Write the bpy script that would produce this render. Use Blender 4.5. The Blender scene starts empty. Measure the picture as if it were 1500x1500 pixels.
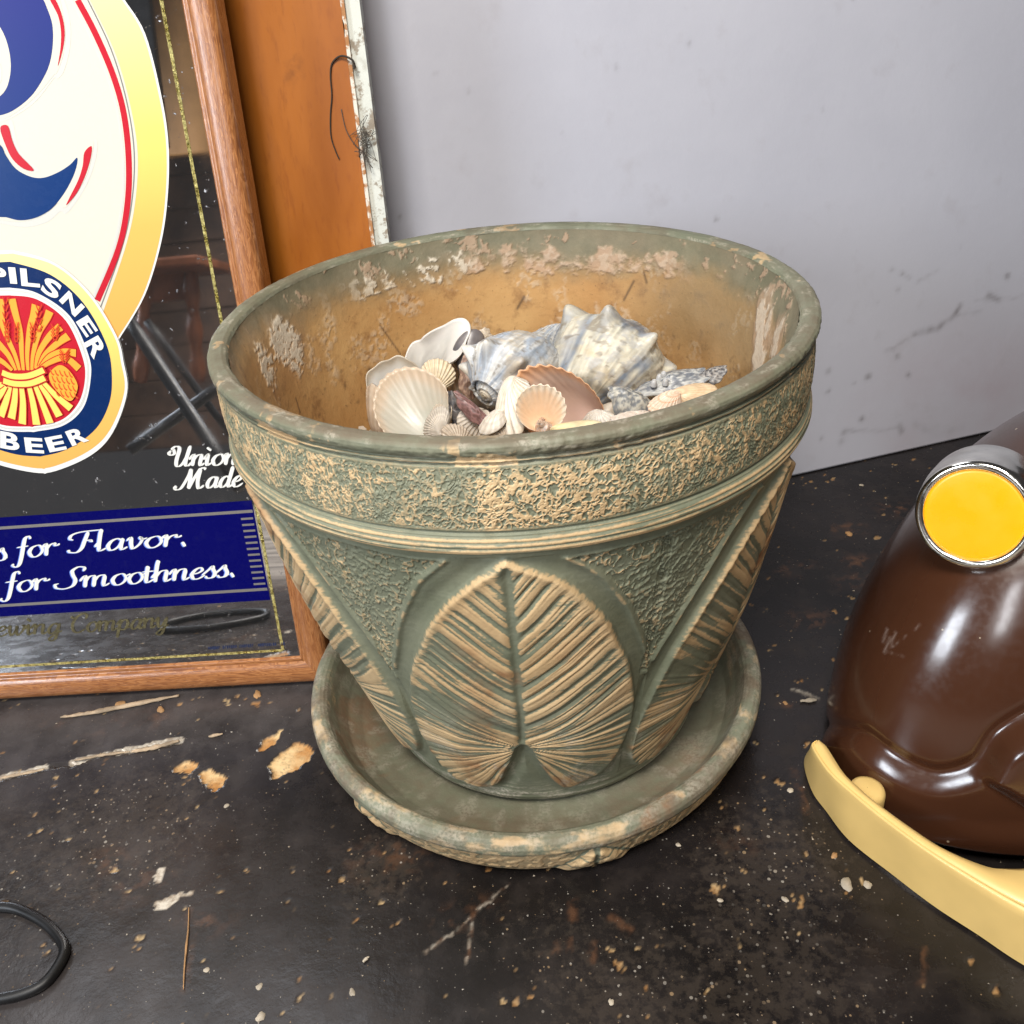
import bpy, bmesh, math, random
import numpy as np
from mathutils import Vector, Matrix

sc = bpy.context.scene
C = sc.collection
S = 0.15                       # pot rim radius in metres; everything below is laid out in rim radii
rng = np.random.default_rng(7)
random.seed(7)

# ------------------------------------------------------------------ camera
F = 1403.2
PITCH, ROLL, YAW = 0.56932, -0.10241, -0.01439
CAM = np.array([0.0, -3.0561, 2.92214])
_fw = np.array([math.sin(YAW)*math.cos(PITCH), math.cos(YAW)*math.cos(PITCH), -math.sin(PITCH)])
_r0 = np.array([math.cos(YAW), -math.sin(YAW), 0.0]); _u0 = np.cross(_r0, _fw)
RT = _r0*math.cos(ROLL) + _u0*math.sin(ROLL)
UP = -_r0*math.sin(ROLL) + _u0*math.cos(ROLL)
FW = _fw
cd = bpy.data.cameras.new('camera'); cam = bpy.data.objects.new('camera', cd); C.objects.link(cam)
cd.sensor_width = 36; cd.lens = F/1500*36; cd.clip_start = 0.02; cd.clip_end = 60
cam.matrix_world = Matrix([[RT[0], UP[0], -FW[0], CAM[0]*S], [RT[1], UP[1], -FW[1], CAM[1]*S],
                           [RT[2], UP[2], -FW[2], CAM[2]*S], [0, 0, 0, 1]])
sc.camera = cam

# ------------------------------------------------------------------ world, lamps, exposure
w = bpy.data.worlds.new('World'); sc.world = w; w.use_nodes = True
bg = w.node_tree.nodes['Background']; bg.inputs[0].default_value = (0.62, 0.60, 0.62, 1); bg.inputs[1].default_value = 0.075
def area(name, loc, target, size, energy, col, sy=None):
    l = bpy.data.lights.new(name, 'AREA'); l.energy = energy; l.color = col
    l.shape = 'RECTANGLE'; l.size = size; l.size_y = sy or size
    o = bpy.data.objects.new(name, l); C.objects.link(o); o.location = loc
    o.rotation_euler = (Vector(target)-Vector(loc)).to_track_quat('-Z', 'Y').to_euler()
    return o
area('ceiling_lamp', (-0.12, -0.72, 1.35), (0, 0, 0.1), 0.50, 29, (1.0, 0.94, 0.86), 0.36)
area('window_light', (-1.32, -1.01, 0.80), (0.05, 0.0, 0.12), 0.42, 22, (0.84, 0.91, 1.0), 0.55)
area('side_window', (-0.22, -1.13, 0.80), (0.1, 0.0, 0.1), 0.14, 4, (0.95, 0.97, 1.0), 0.42)
area('rear_sheen_fill', (-0.75, 0.85, 1.75), (-0.2, -0.2, 0.0), 1.0, 10, (0.90, 0.94, 1.0), 0.7)  # fill lamp added high at the rear to put a sheen on the table
sc.view_settings.view_transform = 'Standard'; sc.view_settings.look = 'None'
sc.view_settings.exposure = -0.16; sc.view_settings.gamma = 1.0

# ------------------------------------------------------------------ helpers
def lin(r, g, b):
    f = lambda c: (c/255/12.92) if c/255 <= 0.04045 else ((c/255+0.055)/1.055)**2.4
    return np.array([f(r), f(g), f(b)])
def ray(x, y):
    d = F*FW + RT*(x-750) - UP*(y-750)
    return d/np.linalg.norm(d)
def on_plane(x, y, n=(0, 0, 1), k=0.0):
    """point of the plane n.X = k that the photograph shows at (x, y)"""
    n = np.asarray(n, float); d = ray(x, y)
    return CAM + d*((k-CAM@n)/(d@n))
def project(X):
    V = X-CAM; z = V@FW
    return np.stack([750+F*(V@RT)/z, 750-F*(V@UP)/z], -1)
def smooth(a, b, x):
    t = np.clip((x-a)/(b-a), 0, 1); return t*t*(3-2*t)
def _hash(ix, iy, s):
    h = (ix.astype(np.int64)*374761393 + iy.astype(np.int64)*668265263 + s*974634777) & 0xffffffff
    h = ((h ^ (h >> 13))*1274126177) & 0xffffffff
    return ((h ^ (h >> 16)) & 0xffff)/65535.0
def _vn(x, y, s=0):
    x, y = np.broadcast_arrays(np.asarray(x, float), np.asarray(y, float))
    ix = np.floor(x); iy = np.floor(y); fx = x-ix; fy = y-iy
    fx = fx*fx*fx*(fx*(fx*6-15)+10); fy = fy*fy*fy*(fy*(fy*6-15)+10)
    a = _hash(ix, iy, s); b = _hash(ix+1, iy, s); c = _hash(ix, iy+1, s); d = _hash(ix+1, iy+1, s)
    return (a*(1-fx)+b*fx)*(1-fy)+(c*(1-fx)+d*fx)*fy
def noise(x, y, s=0):
    a = _vn(x, y, s); b = _vn(.814*x-.581*y+13.7, .581*x+.814*y-7.1, s+301)
    return np.clip(.5+(a+b-1)*.66, 0, 1)
def fbm(x, y, s=0, n=4):
    v = 0; a = 0.5; t = 0
    for i in range(n):
        v = v+a*noise(x*2**i, y*2**i, s+i*17); t += a; a *= 0.5
    return v/t
def catmull(P, n=8, closed=False):
    P = np.asarray(P, float); out = []
    m = len(P)
    for i in range(m if closed else m-1):
        if closed: p0, p1, p2, p3 = P[i-1], P[i], P[(i+1) % m], P[(i+2) % m]
        else: p0, p1, p2, p3 = P[max(i-1, 0)], P[i], P[i+1], P[min(i+2, m-1)]
        for t in np.arange(n)/n:
            out.append(0.5*((2*p1)+(-p0+p2)*t+(2*p0-5*p1+4*p2-p3)*t*t+(-p0+3*p1-3*p2+p3)*t**3))
    if not closed: out.append(P[-1])
    return np.array(out)

def mesh_np(name, V, faces, mat, parent=None, attrs=None, smooth_shade=True, scale=S, normals=None, colors=None, local=False):
    """one mesh object from numpy vertices and quad / tri index arrays"""
    me = bpy.data.meshes.new(name)
    V = np.asarray(V, np.float32).reshape(-1, 3)*scale
    fl = [np.asarray(f, np.int32) for f in (faces if isinstance(faces, list) else [faces]) if len(f)]
    loops = np.concatenate([f.ravel() for f in fl]); sizes = np.concatenate([np.full(len(f), f.shape[1], np.int32) for f in fl])
    me.vertices.add(len(V)); me.vertices.foreach_set('co', V.ravel())
    me.loops.add(len(loops)); me.loops.foreach_set('vertex_index', loops)
    me.polygons.add(len(sizes)); me.polygons.foreach_set('loop_start', np.concatenate([[0], np.cumsum(sizes)[:-1]]).astype(np.int32))
    me.update(calc_edges=True); me.validate()
    me.polygons.foreach_set('use_smooth', np.full(len(me.polygons), smooth_shade))
    for k, a in (attrs or {}).items():
        at = me.attributes.new(k, 'FLOAT', 'POINT'); at.data.foreach_set('value', np.asarray(a, np.float32).ravel())
    if colors is not None:
        at = me.attributes.new('tint', 'FLOAT_COLOR', 'POINT')
        c = np.ones((len(V), 4), np.float32); c[:, :3] = np.asarray(colors).reshape(-1, 3); at.data.foreach_set('color', c.ravel())
    if normals is not None:
        me.normals_split_custom_set_from_vertices(np.asarray(normals, np.float32).reshape(-1, 3))
    if mat: me.materials.append(mat)
    o = bpy.data.objects.new(name, me); C.objects.link(o)
    if parent:
        o.parent = parent
        if not local: o.matrix_parent_inverse = parent.matrix_basis.inverted()
    return o
def grid_faces(nr, nc, wrap=False):
    r = np.arange(nr-1)[:, None]; c = np.arange(nc if wrap else nc-1)[None]
    c2 = (c+1) % nc
    return np.stack([r*nc+c, r*nc+c2, (r+1)*nc+c2, (r+1)*nc+c], -1)   # (nr-1, nc', 4)
def grid_normals(V, wrap=False):
    if wrap: du = np.roll(V, -1, 1)-np.roll(V, 1, 1)
    else: du = np.gradient(V, axis=1)
    dv = np.gradient(V, axis=0)
    n = np.cross(du, dv); return n/np.maximum(np.linalg.norm(n, axis=-1, keepdims=True), 1e-12)
def sub_mesh(name, V, F4, mat, parent, attrs, normals=None):
    """a part cut out of a big grid: keeps the grid's own normals so that neighbours join without a seam"""
    used = np.unique(F4); re = np.full(V.reshape(-1, 3).shape[0], -1); re[used] = np.arange(len(used))
    return mesh_np(name, V.reshape(-1, 3)[used], re[F4], mat, parent, {k: a.ravel()[used] for k, a in attrs.items()},
                   normals=None if normals is None else normals.reshape(-1, 3)[used], local=True)
def empty(name, loc=(0, 0, 0), rot=(0, 0, 0)):
    o = bpy.data.objects.new(name, None); C.objects.link(o); o.location = np.array(loc)*S; o.rotation_euler = rot
    o.empty_display_size = 0.02
    return o
def tag(o, label=None, cat=None, group=None, kind=None):
    for k, v in (('label', label), ('category', cat), ('group', group), ('kind', kind)):
        if v: o[k] = v
    return o
def tube(path, rad, seg=12, closed=False, caps=True):
    P = np.asarray(path, float); n = len(P)
    rad = np.broadcast_to(rad, (n,))
    T = (np.roll(P, -1, 0)-np.roll(P, 1, 0)) if closed else np.gradient(P, axis=0)
    T /= np.linalg.norm(T, axis=1, keepdims=True)
    ref = np.array([0, 0, 1.0]) if abs(T[:, 2]).max() < 0.9 else np.array([0.3, 1, 0.2])
    A = np.cross(T, ref); A /= np.linalg.norm(A, axis=1, keepdims=True); B = np.cross(A, T)
    a = np.linspace(0, 2*np.pi, seg, endpoint=False)
    V = P[:, None]+rad[:, None, None]*(A[:, None]*np.cos(a)[None, :, None]+B[:, None]*np.sin(a)[None, :, None])
    f = grid_faces(n, seg, True).reshape(-1, 4)
    if closed:
        c = np.arange(seg); f = np.concatenate([f, np.stack([(n-1)*seg+c, (n-1)*seg+(c+1) % seg, (c+1) % seg, c], -1)])
        return V.reshape(-1, 3), [f]
    V = np.concatenate([V.reshape(-1, 3), P[:1], P[-1:]]); c = np.arange(seg)
    t = np.concatenate([np.stack([np.full(seg, n*seg), (c+1) % seg, c], -1), np.stack([np.full(seg, n*seg+1), (n-1)*seg+c, (n-1)*seg+(c+1) % seg], -1)])
    return V, [f, t]

# ------------------------------------------------------------------ node helpers
class NT:
    def __init__(s, name):
        s.m = bpy.data.materials.new(name); s.m.use_nodes = True; s.t = s.m.node_tree; s.b = s.t.nodes['Principled BSDF']
    def n(s, typ, props=None, **inp):
        nd = s.t.nodes.new(typ)
        for k, v in (props or {}).items(): setattr(nd, k, v)
        for k, v in inp.items():
            k = int(k[1:]) if k[0] == '_' and k[1:].isdigit() else k.replace('_', ' ')
            s.set(nd.inputs[k], v)
        return nd
    def set(s, sock, v):
        if isinstance(v, bpy.types.NodeSocket): s.t.links.new(v, sock)
        elif hasattr(v, '__len__') and sock.type == 'RGBA': sock.default_value = (*[float(c) for c in v][:3], 1)
        else: sock.default_value = v
    def attr(s, nm): return s.n('ShaderNodeAttribute', {'attribute_name': nm}).outputs['Fac']
    def attrc(s, nm): return s.n('ShaderNodeAttribute', {'attribute_name': nm}).outputs['Color']
    def obj(s): return s.n('ShaderNodeTexCoord').outputs['Object']
    def noise(s, scale, detail=4, rough=0.55, vec=None, dist=0.0):
        nd = s.n('ShaderNodeTexNoise', Scale=scale, Detail=detail, Roughness=rough, Distortion=dist)
        s.t.links.new(vec or s.obj(), nd.inputs['Vector']); return nd.outputs['Fac']
    def vor(s, scale, vec=None, out='Distance', feature='F1'):
        nd = s.n('ShaderNodeTexVoronoi', {'feature': feature}, Scale=scale); s.t.links.new(vec or s.obj(), nd.inputs['Vector']); return nd.outputs[out]
    def map(s, vec=None, scale=(1, 1, 1), rot=(0, 0, 0)):
        nd = s.n('ShaderNodeMapping'); s.t.links.new(vec or s.obj(), nd.inputs['Vector'])
        nd.inputs['Scale'].default_value = scale; nd.inputs['Rotation'].default_value = rot; return nd.outputs[0]
    def math(s, op, a, b=0.0, c=0.0):
        nd = s.n('ShaderNodeMath', {'operation': op}); 
        for i, v in enumerate((a, b, c)): s.set(nd.inputs[i], v)
        return nd.outputs[0]
    def rng(s, x, a, b, c=0.0, d=1.0):
        nd = s.n('ShaderNodeMapRange', {'interpolation_type': 'SMOOTHSTEP'}); 
        for i, v in enumerate((x, a, b, c, d)): s.set(nd.inputs[i], v)
        return nd.outputs[0]
    def mix(s, f, a, b, blend='MIX'):
        nd = s.n('ShaderNodeMix', {'data_type': 'RGBA', 'blend_type': blend})
        s.set(nd.inputs[0], f); s.set(nd.inputs[6], a); s.set(nd.inputs[7], b); return nd.outputs[2]
    def bump(s, h, strength=0.3, dist=0.001, nrm=None):
        nd = s.n('ShaderNodeBump', Strength=strength, Distance=dist, Height=h)
        if nrm: s.set(nd.inputs['Normal'], nrm)
        return nd.outputs[0]
    def out(s, col=None, rough=None, normal=None, **kw):
        if col is not None: s.set(s.b.inputs['Base Color'], col)
        if rough is not None: s.set(s.b.inputs['Roughness'], rough)
        if normal is not None: s.set(s.b.inputs['Normal'], normal)
        for k, v in kw.items(): s.set(s.b.inputs[k.replace('_', ' ')], v)
        return s.m
def plain(name, col, rough=0.5, metal=0.0, var=0.12, vscale=60, bump=0.0, **kw):
    t = NT(name); n = t.noise(vscale, 5)
    c = t.mix(t.rng(n, 0.3, 0.7), np.asarray(col)*(1-var), np.asarray(col)*(1+var))
    r = t.rng(n, 0.3, 0.7, max(rough-0.06, 0.02), rough+0.06)
    return t.out(c, r, t.bump(t.noise(vscale*5, 3), bump, 0.0005) if bump else None, Metallic=metal, **kw)

# ================================================================== SETTING: table and backdrop
def axis(lo, a, b, hi, step, coarse):
    return np.concatenate([np.arange(lo, a, coarse), np.arange(a, b, step), np.linspace(b, hi, max(int((hi-b)/coarse), 2))])
def tpt(x, y): return on_plane(x, y)[:2]
xs = axis(-5.6, -2.75, 2.75, 6.2, 0.0095, 0.3); ys = axis(-6.6, -1.75, 1.95, 3.6, 0.0095, 0.3)
X, Y = np.meshgrid(xs, ys)
wx = X+0.05*(fbm(X*9, Y*9, 1)-0.5)+0.02*(fbm(X*40, Y*40, 2)-0.5)
wy = Y+0.05*(fbm(X*9, Y*9, 3)-0.5)+0.02*(fbm(X*40, Y*40, 4)-0.5)
bare = np.zeros_like(X); white = np.zeros_like(X); rust = np.zeros_like(X); groove = np.zeros_like(X)
def inpoly(px, rough=1.0):
    P = np.array([tpt(*q) for q in px]); qx = X+(wx-X)*rough; qy = Y+(wy-Y)*rough
    r = np.zeros(X.shape, bool)
    for i in range(len(P)):
        (x1, y1), (x2, y2) = P[i-1], P[i]
        r ^= ((y1 > qy) != (y2 > qy)) & (qx < (x2-x1)*(qy-y1)/(y2-y1+1e-12)+x1)
    return r.astype(float)
def segd(px, rough=0.4):
    P = np.array([tpt(*q) for q in px]); qx = X+(wx-X)*rough; qy = Y+(wy-Y)*rough; D = np.full(X.shape, 9.0); T = np.zeros(X.shape)
    for i in range(len(P)-1):
        d = P[i+1]-P[i]; t = np.clip(((qx-P[i, 0])*d[0]+(qy-P[i, 1])*d[1])/(d@d), 0, 1)
        dd = np.hypot(qx-P[i, 0]-t*d[0], qy-P[i, 1]-t*d[1]); D = np.minimum(D, dd)
    return D
def blob(x, y, r, k=1.0, asp=1.0):
    c = tpt(x, y); return k*np.exp(-(((wx-c[0])/(r*asp))**2+((wy-c[1])/r)**2))
# flaked patches where the black paint has come off down to the wood
for poly in ([(392, 1122), (410, 1100), (436, 1086), (455, 1095), (452, 1110), (428, 1128), (402, 1142)],
             [(380, 1098), (400, 1088), (415, 1068), (405, 1072), (384, 1080)],
             [(292, 1134), (310, 1128), (332, 1140), (326, 1152), (312, 1158), (298, 1146)],
             [(250, 1132), (268, 1116), (290, 1118), (276, 1132)]):
    bare = np.maximum(bare, inpoly(poly, 0.8))
for poly in ([(226, 1322), (246, 1312), (268, 1308), (258, 1322), (240, 1332), (228, 1333)],
             [(224, 1285), (232, 1268), (240, 1272), (238, 1294), (228, 1292)], [(268, 1312), (284, 1306), (282, 1311), (268, 1316)]):
    white = np.maximum(white, inpoly(poly, 0.5))
br = noise(X*14, Y*14, 5)
for px, wd, k in (([(0, 1139), (65, 1125)], .016, 1), ([(107, 1116), (190, 1099)], .014, 1), ([(196, 1098), (262, 1083)], .017, 1)):
    white = np.maximum(white, 0.8*(segd(px) < wd*(0.5+br)))
groove = np.maximum(groove, segd([(-80, 1156), (65, 1127), (190, 1101), (262, 1085)], .9) < .007*(.4+1.2*br))
for px, wd in (([(279, 1330), (276, 1380), (269, 1452)], .014), ([(620, 1396), (668, 1360), (742, 1300)], .006), ([(682, 1412), (686, 1360), (692, 1330)], .008), ([(795, 1400), (815, 1378)], .012), ([(870, 1378), (868, 1404)], .022), ([(836, 1374), (836, 1400)], .014), ([(812, 1398), (826, 1378)], .018), ([(894, 1346), (918, 1370)], .02), ([(838, 1325), (842, 1342)], .02), ([(1160, 1130), (1182, 1190)], .02), ([(1345, 1445), (1353, 1390)], .012)):
    rust = np.maximum(rust, 0.8*smooth(wd*1.1, wd*.3, segd(px, .9))*smooth(.3, .6, fbm(X*40, Y*40, 77)))
for px, wd in (([(620, 1396), (668, 1360), (742, 1300)], .005), ([(682, 1412), (686, 1360), (692, 1330)], .006), ([(1160, 1010), (1196, 1024)], .008)):
    white = np.maximum(white, 0.45*smooth(wd*1.6, wd*.4, segd(px, .6))*smooth(.3, .6, fbm(X*50, Y*50, 78)))
for x, y, r, k in ((1242, 776, .05, .9), (1166, 833, .055, .7), (1312, 745, .06, .6), (1256, 822, .05, .7), (1185, 908, .06, .5), (1260, 850, .06, .45), (1155, 1030, .02, .9), (200, 1290, .09, .35), (160, 1260, .05, .7), (155, 1067, .05, .6), (90, 1055, .06, .4), (230, 1052, .05, .8), (640, 1180, .05, .3), (300, 1350, .05, .5), (700, 1330, .05, .3), (600, 1250, .06, .35), (660, 1345, .04, .5), (565, 1262, .08, .5), (1080, 1235, .05, .2)):
    rust = np.maximum(rust, np.minimum(1, 1.5*blob(x, y, r, k, 1.5)*smooth(.46, .58, fbm(X*26, Y*26, 9))))
dust = np.clip(0.15+.55*blob(1150, 1460, .30)+blob(560, 1270, .16)+0.8*blob(1120, 1260, .25)+.7*blob(200, 1180, .3)+.5*blob(60, 1280, .5)+0.6*blob(900, 1500, .4)+0.5*(fbm(X*3, Y*3, 8)-.5), 0, 1)
# paint that has crept off in small flakes, denser where the top is worn
fl = fbm(X*30, Y*30, 21, 3); fl2 = fbm(X*5, Y*5, 22, 3)
bare = np.maximum(bare, 0.6*smooth(0.83, 0.87, fl+0.16*(fl2-0.45)))
Z = 0.004*(fbm(X*4, Y*4, 6)-0.5)-0.010*bare*(0.6+0.8*noise(X*60, Y*60, 3))-0.006*white*0-0.016*groove+0.0010*(fbm(X*45, Y*45, 12)-0.5)
dust[ys < -1.8, :] = 1.0; rust[ys < -1.8, :] = .35; Z[:, xs > 2.8] = 0; Z[:, xs < -2.8] = 0
nr, nc = X.shape
V = np.stack([X, Y, Z], -1)
# turn the sheet's rim down and under: a slab 40 mm thick
Vb = np.pad(V, ((1, 1), (1, 1), (0, 0)), mode='edge')
Vb[0, :, 2] = Vb[-1, :, 2] = -0.28; Vb[:, 0, 2] = Vb[:, -1, 2] = -0.28
pad = lambda a: np.pad(a, 1, mode='edge')
t = NT('worn_black_paint')
o = t.obj()
n1 = t.noise(9, 5); n2 = t.noise(60, 4); n3 = t.noise(400, 3, 0.6)
black = t.mix(t.rng(n1, 0.3, 0.7), (0.0065, 0.0055, 0.0055), (0.017, 0.014, 0.014))
black = t.mix(t.math('MULTIPLY', t.rng(n2, 0.45, 0.75), 0.45), black, (0.032, 0.025, 0.022))
du = t.attr('dust')
# grit and paint specks: tiny cells, each with its own size
vo = t.n('ShaderNodeTexVoronoi', Scale=460.0); t.t.links.new(o, vo.inputs['Vector'])
cr = t.n('ShaderNodeSeparateColor'); t.t.links.new(vo.outputs['Color'], cr.inputs[0])
sp = t.math('LESS_THAN', vo.outputs['Distance'], t.math('MULTIPLY', t.math('POWER', cr.outputs[0], 4.0), t.math('MULTIPLY_ADD', du, 0.40, 0.12)))
vo2 = t.n('ShaderNodeTexVoronoi', Scale=95.0); t.t.links.new(t.map(o, (1, 1, 1), (0, 0, .6)), vo2.inputs['Vector'])
cr2 = t.n('ShaderNodeSeparateColor'); t.t.links.new(vo2.outputs['Color'], cr2.inputs[0])
sp2 = t.math('LESS_THAN', t.math('ADD', vo2.outputs['Distance'], t.math('MULTIPLY', n3, 0.25)), t.math('MULTIPLY', t.math('POWER', cr2.outputs[0], 9.0), t.math('MULTIPLY_ADD', du, 0.18, 0.05)))
col = t.mix(t.math('MULTIPLY', t.rng(t.math('MULTIPLY', t.noise(160, 5, .7), t.math('MULTIPLY_ADD', du, .6, .62)), 0.45, 0.62), 0.16), black, (0.12, 0.092, 0.068))
col = t.mix(t.math('MULTIPLY', t.attr('rust'), t.rng(t.noise(120, 4), 0.3, 0.65, 0.05, 0.75)), col, (0.12, 0.055, 0.027))
col = t.mix(t.math('MULTIPLY', t.attr('painted_sheen'), t.rng(t.noise(26, 6, .65), .25, .7, .2, .75)), col, (0.088, 0.078, 0.077))  # grey sheen painted into the colour on the table's left and front
col = t.mix(t.math('MULTIPLY', sp, t.rng(cr.outputs[1], 0, 1, 0.05, 0.42)), col, t.mix(cr.outputs[2], (0.42, 0.27, 0.13), (0.50, 0.46, 0.40)))
col = t.mix(t.math('MULTIPLY', sp2, 0.6), col, t.mix(cr2.outputs[2], (0.22, 0.11, 0.05), (0.50, 0.36, 0.20)))
col = t.mix(t.math('MULTIPLY', t.attr('bare'), t.rng(n3, 0.25, 0.5, 0.5, 1.0)), col, t.mix(t.rng(t.noise(70, 5), 0.35, 0.65), (0.42, 0.20, 0.06), (0.66, 0.47, 0.24)))
col = t.mix(t.math('MULTIPLY', t.attr('white'), 0.9), col, t.mix(t.rng(t.noise(130, 5, .7), .35, .65), (0.30, 0.24, 0.18), (0.66, 0.60, 0.50)))
rough = t.math('ADD', t.rng(n2, 0.3, 0.7, 0.20, 0.33), t.math('MULTIPLY', t.math('MAXIMUM', t.attr('bare'), sp), 0.4))
bmp = t.bump(t.math('ADD', n3, t.math('MULTIPLY', sp, 0.6)), 0.25, 0.0005, t.bump(n2, 0.10, 0.001))
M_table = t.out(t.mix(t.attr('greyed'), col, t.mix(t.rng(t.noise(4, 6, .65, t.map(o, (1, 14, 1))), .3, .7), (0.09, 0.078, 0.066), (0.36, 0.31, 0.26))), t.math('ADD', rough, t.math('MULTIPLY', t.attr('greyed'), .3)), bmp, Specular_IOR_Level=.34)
table = mesh_np('table_top', Vb, grid_faces(nr+2, nc+2).reshape(-1, 4), M_table, attrs=dict(bare=pad(bare), white=pad(white), rust=pad(rust), dust=pad(dust), greyed=pad(smooth(-1.75, -2.6, Y)), painted_sheen=pad(np.clip(.9*smooth(-.7, -1.1, X)*smooth(-.35, .1, Y)*(.5+.8*fbm(X*3, Y*9, 212))+.55*smooth(-.5, -1.8, X)*(.4+.9*fbm(X*2.2, Y*2.2, 210))+.5*smooth(-.9, -1.5, Y)*smooth(.5, -.6, X)*(.3+fbm(X*4, Y*4, 211)), 0, 1))))
tag(table, 'worn black painted table top with chips and specks', kind='structure')

# backdrop: a pale painted panel standing at the back of the table
B0 = on_plane(1165, 697); B1 = on_plane(1420, 640)
be = (B1-B0)/np.linalg.norm(B1-B0); bn = np.array([-be[1], be[0], 0]); LB = math.radians(9.0)
bv = np.array([0, 0, 1])*math.cos(LB)+bn*math.sin(LB); bno = np.cross(be, bv)
def on_back(x, y):
    P = on_plane(x, y, bno, bno@B0); return np.array([(P-B0)@be, (P-B0)@bv])
us = np.arange(-2.75, 4.4, 0.016); vs = np.arange(0, 4.6, 0.016)
U, Vv = np.meshgrid(us, vs); st = np.zeros_like(U)
wu = U+0.05*(fbm(U*7, Vv*7, 31)-.5); wv = Vv+0.05*(fbm(U*7, Vv*7, 32)-.5)
def bseg(px, wd, k):
    global st
    P = np.array([on_back(*q) for q in px])
    for i in range(len(P)-1):
        d = P[i+1]-P[i]; tt = np.clip(((wu-P[i, 0])*d[0]+(wv-P[i, 1])*d[1])/(d@d), 0, 1)
        D = np.hypot(wu-P[i, 0]-tt*d[0], wv-P[i, 1]-tt*d[1]); st = np.maximum(st, .62*k*np.exp(-(D/wd)**2)*(0.2+1.2*noise(U*30, Vv*30, 4)))
bseg([(1340, 486), (1372, 480), (1396, 466), (1408, 444)], .016, .8); bseg([(1396, 466), (1440, 456)], .01, .3); bseg([(1300, 515), (1340, 487)], .01, .25)
bseg([(1320, 400), (1332, 406)], .012, .7); bseg([(1345, 410), (1372, 394)], .012, .35); bseg([(1448, 436), (1462, 438)], .02, .55); bseg([(1430, 440), (1500, 432)], .008, .25)
bseg([(1300, 512), (1312, 508)], .014, .4); bseg([(1236, 634), (1290, 628), (1318, 622)], .012, .35); bseg([(1318, 622), (1320, 630)], .02, .55); bseg([(1340, 620), (1372, 636), (1410, 626)], .02, .2)
for x, y, r, k in ((1270, 550, .02, .6), (1262, 612, .018, .6), (1331, 547, .016, .5), (1215, 543, .016, .4), (1213, 575, .014, .4), (1474, 404, .016, .6), (1315, 424, .014, .3), (1236, 634, .02, .4), (1010, 60, .012, .3), (905, 100, .012, .25), (1205, 160, .012, .2), (640, 110, .01, .3), (1051, 323, .012, .5), (1318, 522, .016, .4), (1232, 647, .02, .25)):
    P = on_back(x, y); st = np.maximum(st, k*np.exp(-((wu-P[0])**2+(wv-P[1])**2)/r**2))
P = on_back(1420, 590); pink = np.exp(-(((wu-P[0])/.7)**2+((wv-P[1])/.45)**2))
for i in range(60):
    a, b = rng.uniform(-3, 2.5), rng.uniform(0, 5); st = np.maximum(st, rng.uniform(.1, .4)*np.exp(-((wu-a)**2+(wv-b)**2)/rng.uniform(.006, .014)**2))
t = NT('pale_grey_paint')
n = t.noise(3.5, 6); n2 = t.noise(45, 5)
c = t.mix(t.rng(n, .3, .7), (0.45, 0.457, 0.52), (0.50, 0.507, 0.57))
c = t.mix(t.math('MULTIPLY', t.attr('pink'), t.rng(t.noise(14, 4), .3, .7, .2, .6)), c, (0.36, 0.29, 0.33))
c = t.mix(t.math('MULTIPLY', t.rng(n2, .55, .8), .25), c, (0.33, 0.31, 0.33))
c = t.mix(t.attr('stain'), c, (0.10, 0.085, 0.08))
M_back = t.out(c, t.rng(n2, .3, .7, .42, .55), t.bump(t.noise(150, 4, .6), .10, .001, t.bump(n2, .18, .0015)))
P3 = B0+U[..., None]*be+Vv[..., None]*bv-0.004*bno*0
Pf = np.pad(P3, ((1, 1), (1, 1), (0, 0)), mode='edge')
for sl in (np.s_[0, :], np.s_[-1, :], np.s_[:, 0], np.s_[:, -1]): Pf[sl] = Pf[sl]-0.05*bno
Pf[..., 2] = np.maximum(Pf[..., 2], 0.004)
back = mesh_np('backdrop_panel', Pf, grid_faces(*Pf.shape[:2]).reshape(-1, 4), M_back, attrs=dict(stain=pad(st), pink=pad(pink)))
tag(back, 'pale grey painted panel with scuffs standing behind the pot', 'panel')

# ================================================================== beer mirror (leans back against the wooden board)
K0 = 0.026
A0 = on_plane(0, 1028, k=K0); A1 = on_plane(440, 1003, k=K0)
E1 = (A1-A0)/np.linalg.norm(A1-A0); LEAN = math.radians(12.2)
E2 = np.array([0, 0, 1])*math.cos(LEAN)+np.array([-E1[1], E1[0], 0])*math.sin(LEAN)
EN = np.cross(E1, E2)                                  # faces the viewer
MM = 0.001/S
GL = -4.0                                              # glass lies 4 mm behind the face of the frame
def uv(x, y, d=GL):
    P = on_plane(x, y, EN, EN@A0+d*MM); return np.array([(P-A0)@E1, (P-A0)@E2])/MM
def uvp(u, v, d=GL):
    u, v, d = np.broadcast_arrays(np.asarray(u, float), v, d)
    return A0+(u[..., None]*E1+v[..., None]*E2+d[..., None]*EN)*MM
sign = empty('beer_mirror', A0+70*MM*E1)
tag(sign, 'oak framed mirror printed with a cream and gold beer shield and blue banner', 'mirror')
UC = 72.0                                              # axis of symmetry
uR_out, uR_in = 230.5, 212.0; uL_out, uL_in = 2*UC-uR_out, 2*UC-uR_in
vB_out, vB_in, vT_in, vT_out = 0.0, 20.0, 560.0, 580.0
t = NT('varnished_oak')
g = t.n('ShaderNodeTexCoord').outputs['UV']
a = t.attr('along'); b_ = t.attr('across')
vec = t.n('ShaderNodeCombineXYZ', X=t.math('MULTIPLY', a, 1.0), Y=t.math('MULTIPLY', b_, 2.2), Z=0.0).outputs[0]
vec2 = t.n('ShaderNodeCombineXYZ', X=t.math('MULTIPLY', a, 2.2), Y=t.math('MULTIPLY', b_, 26.0), Z=0.0).outputs[0]
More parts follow.
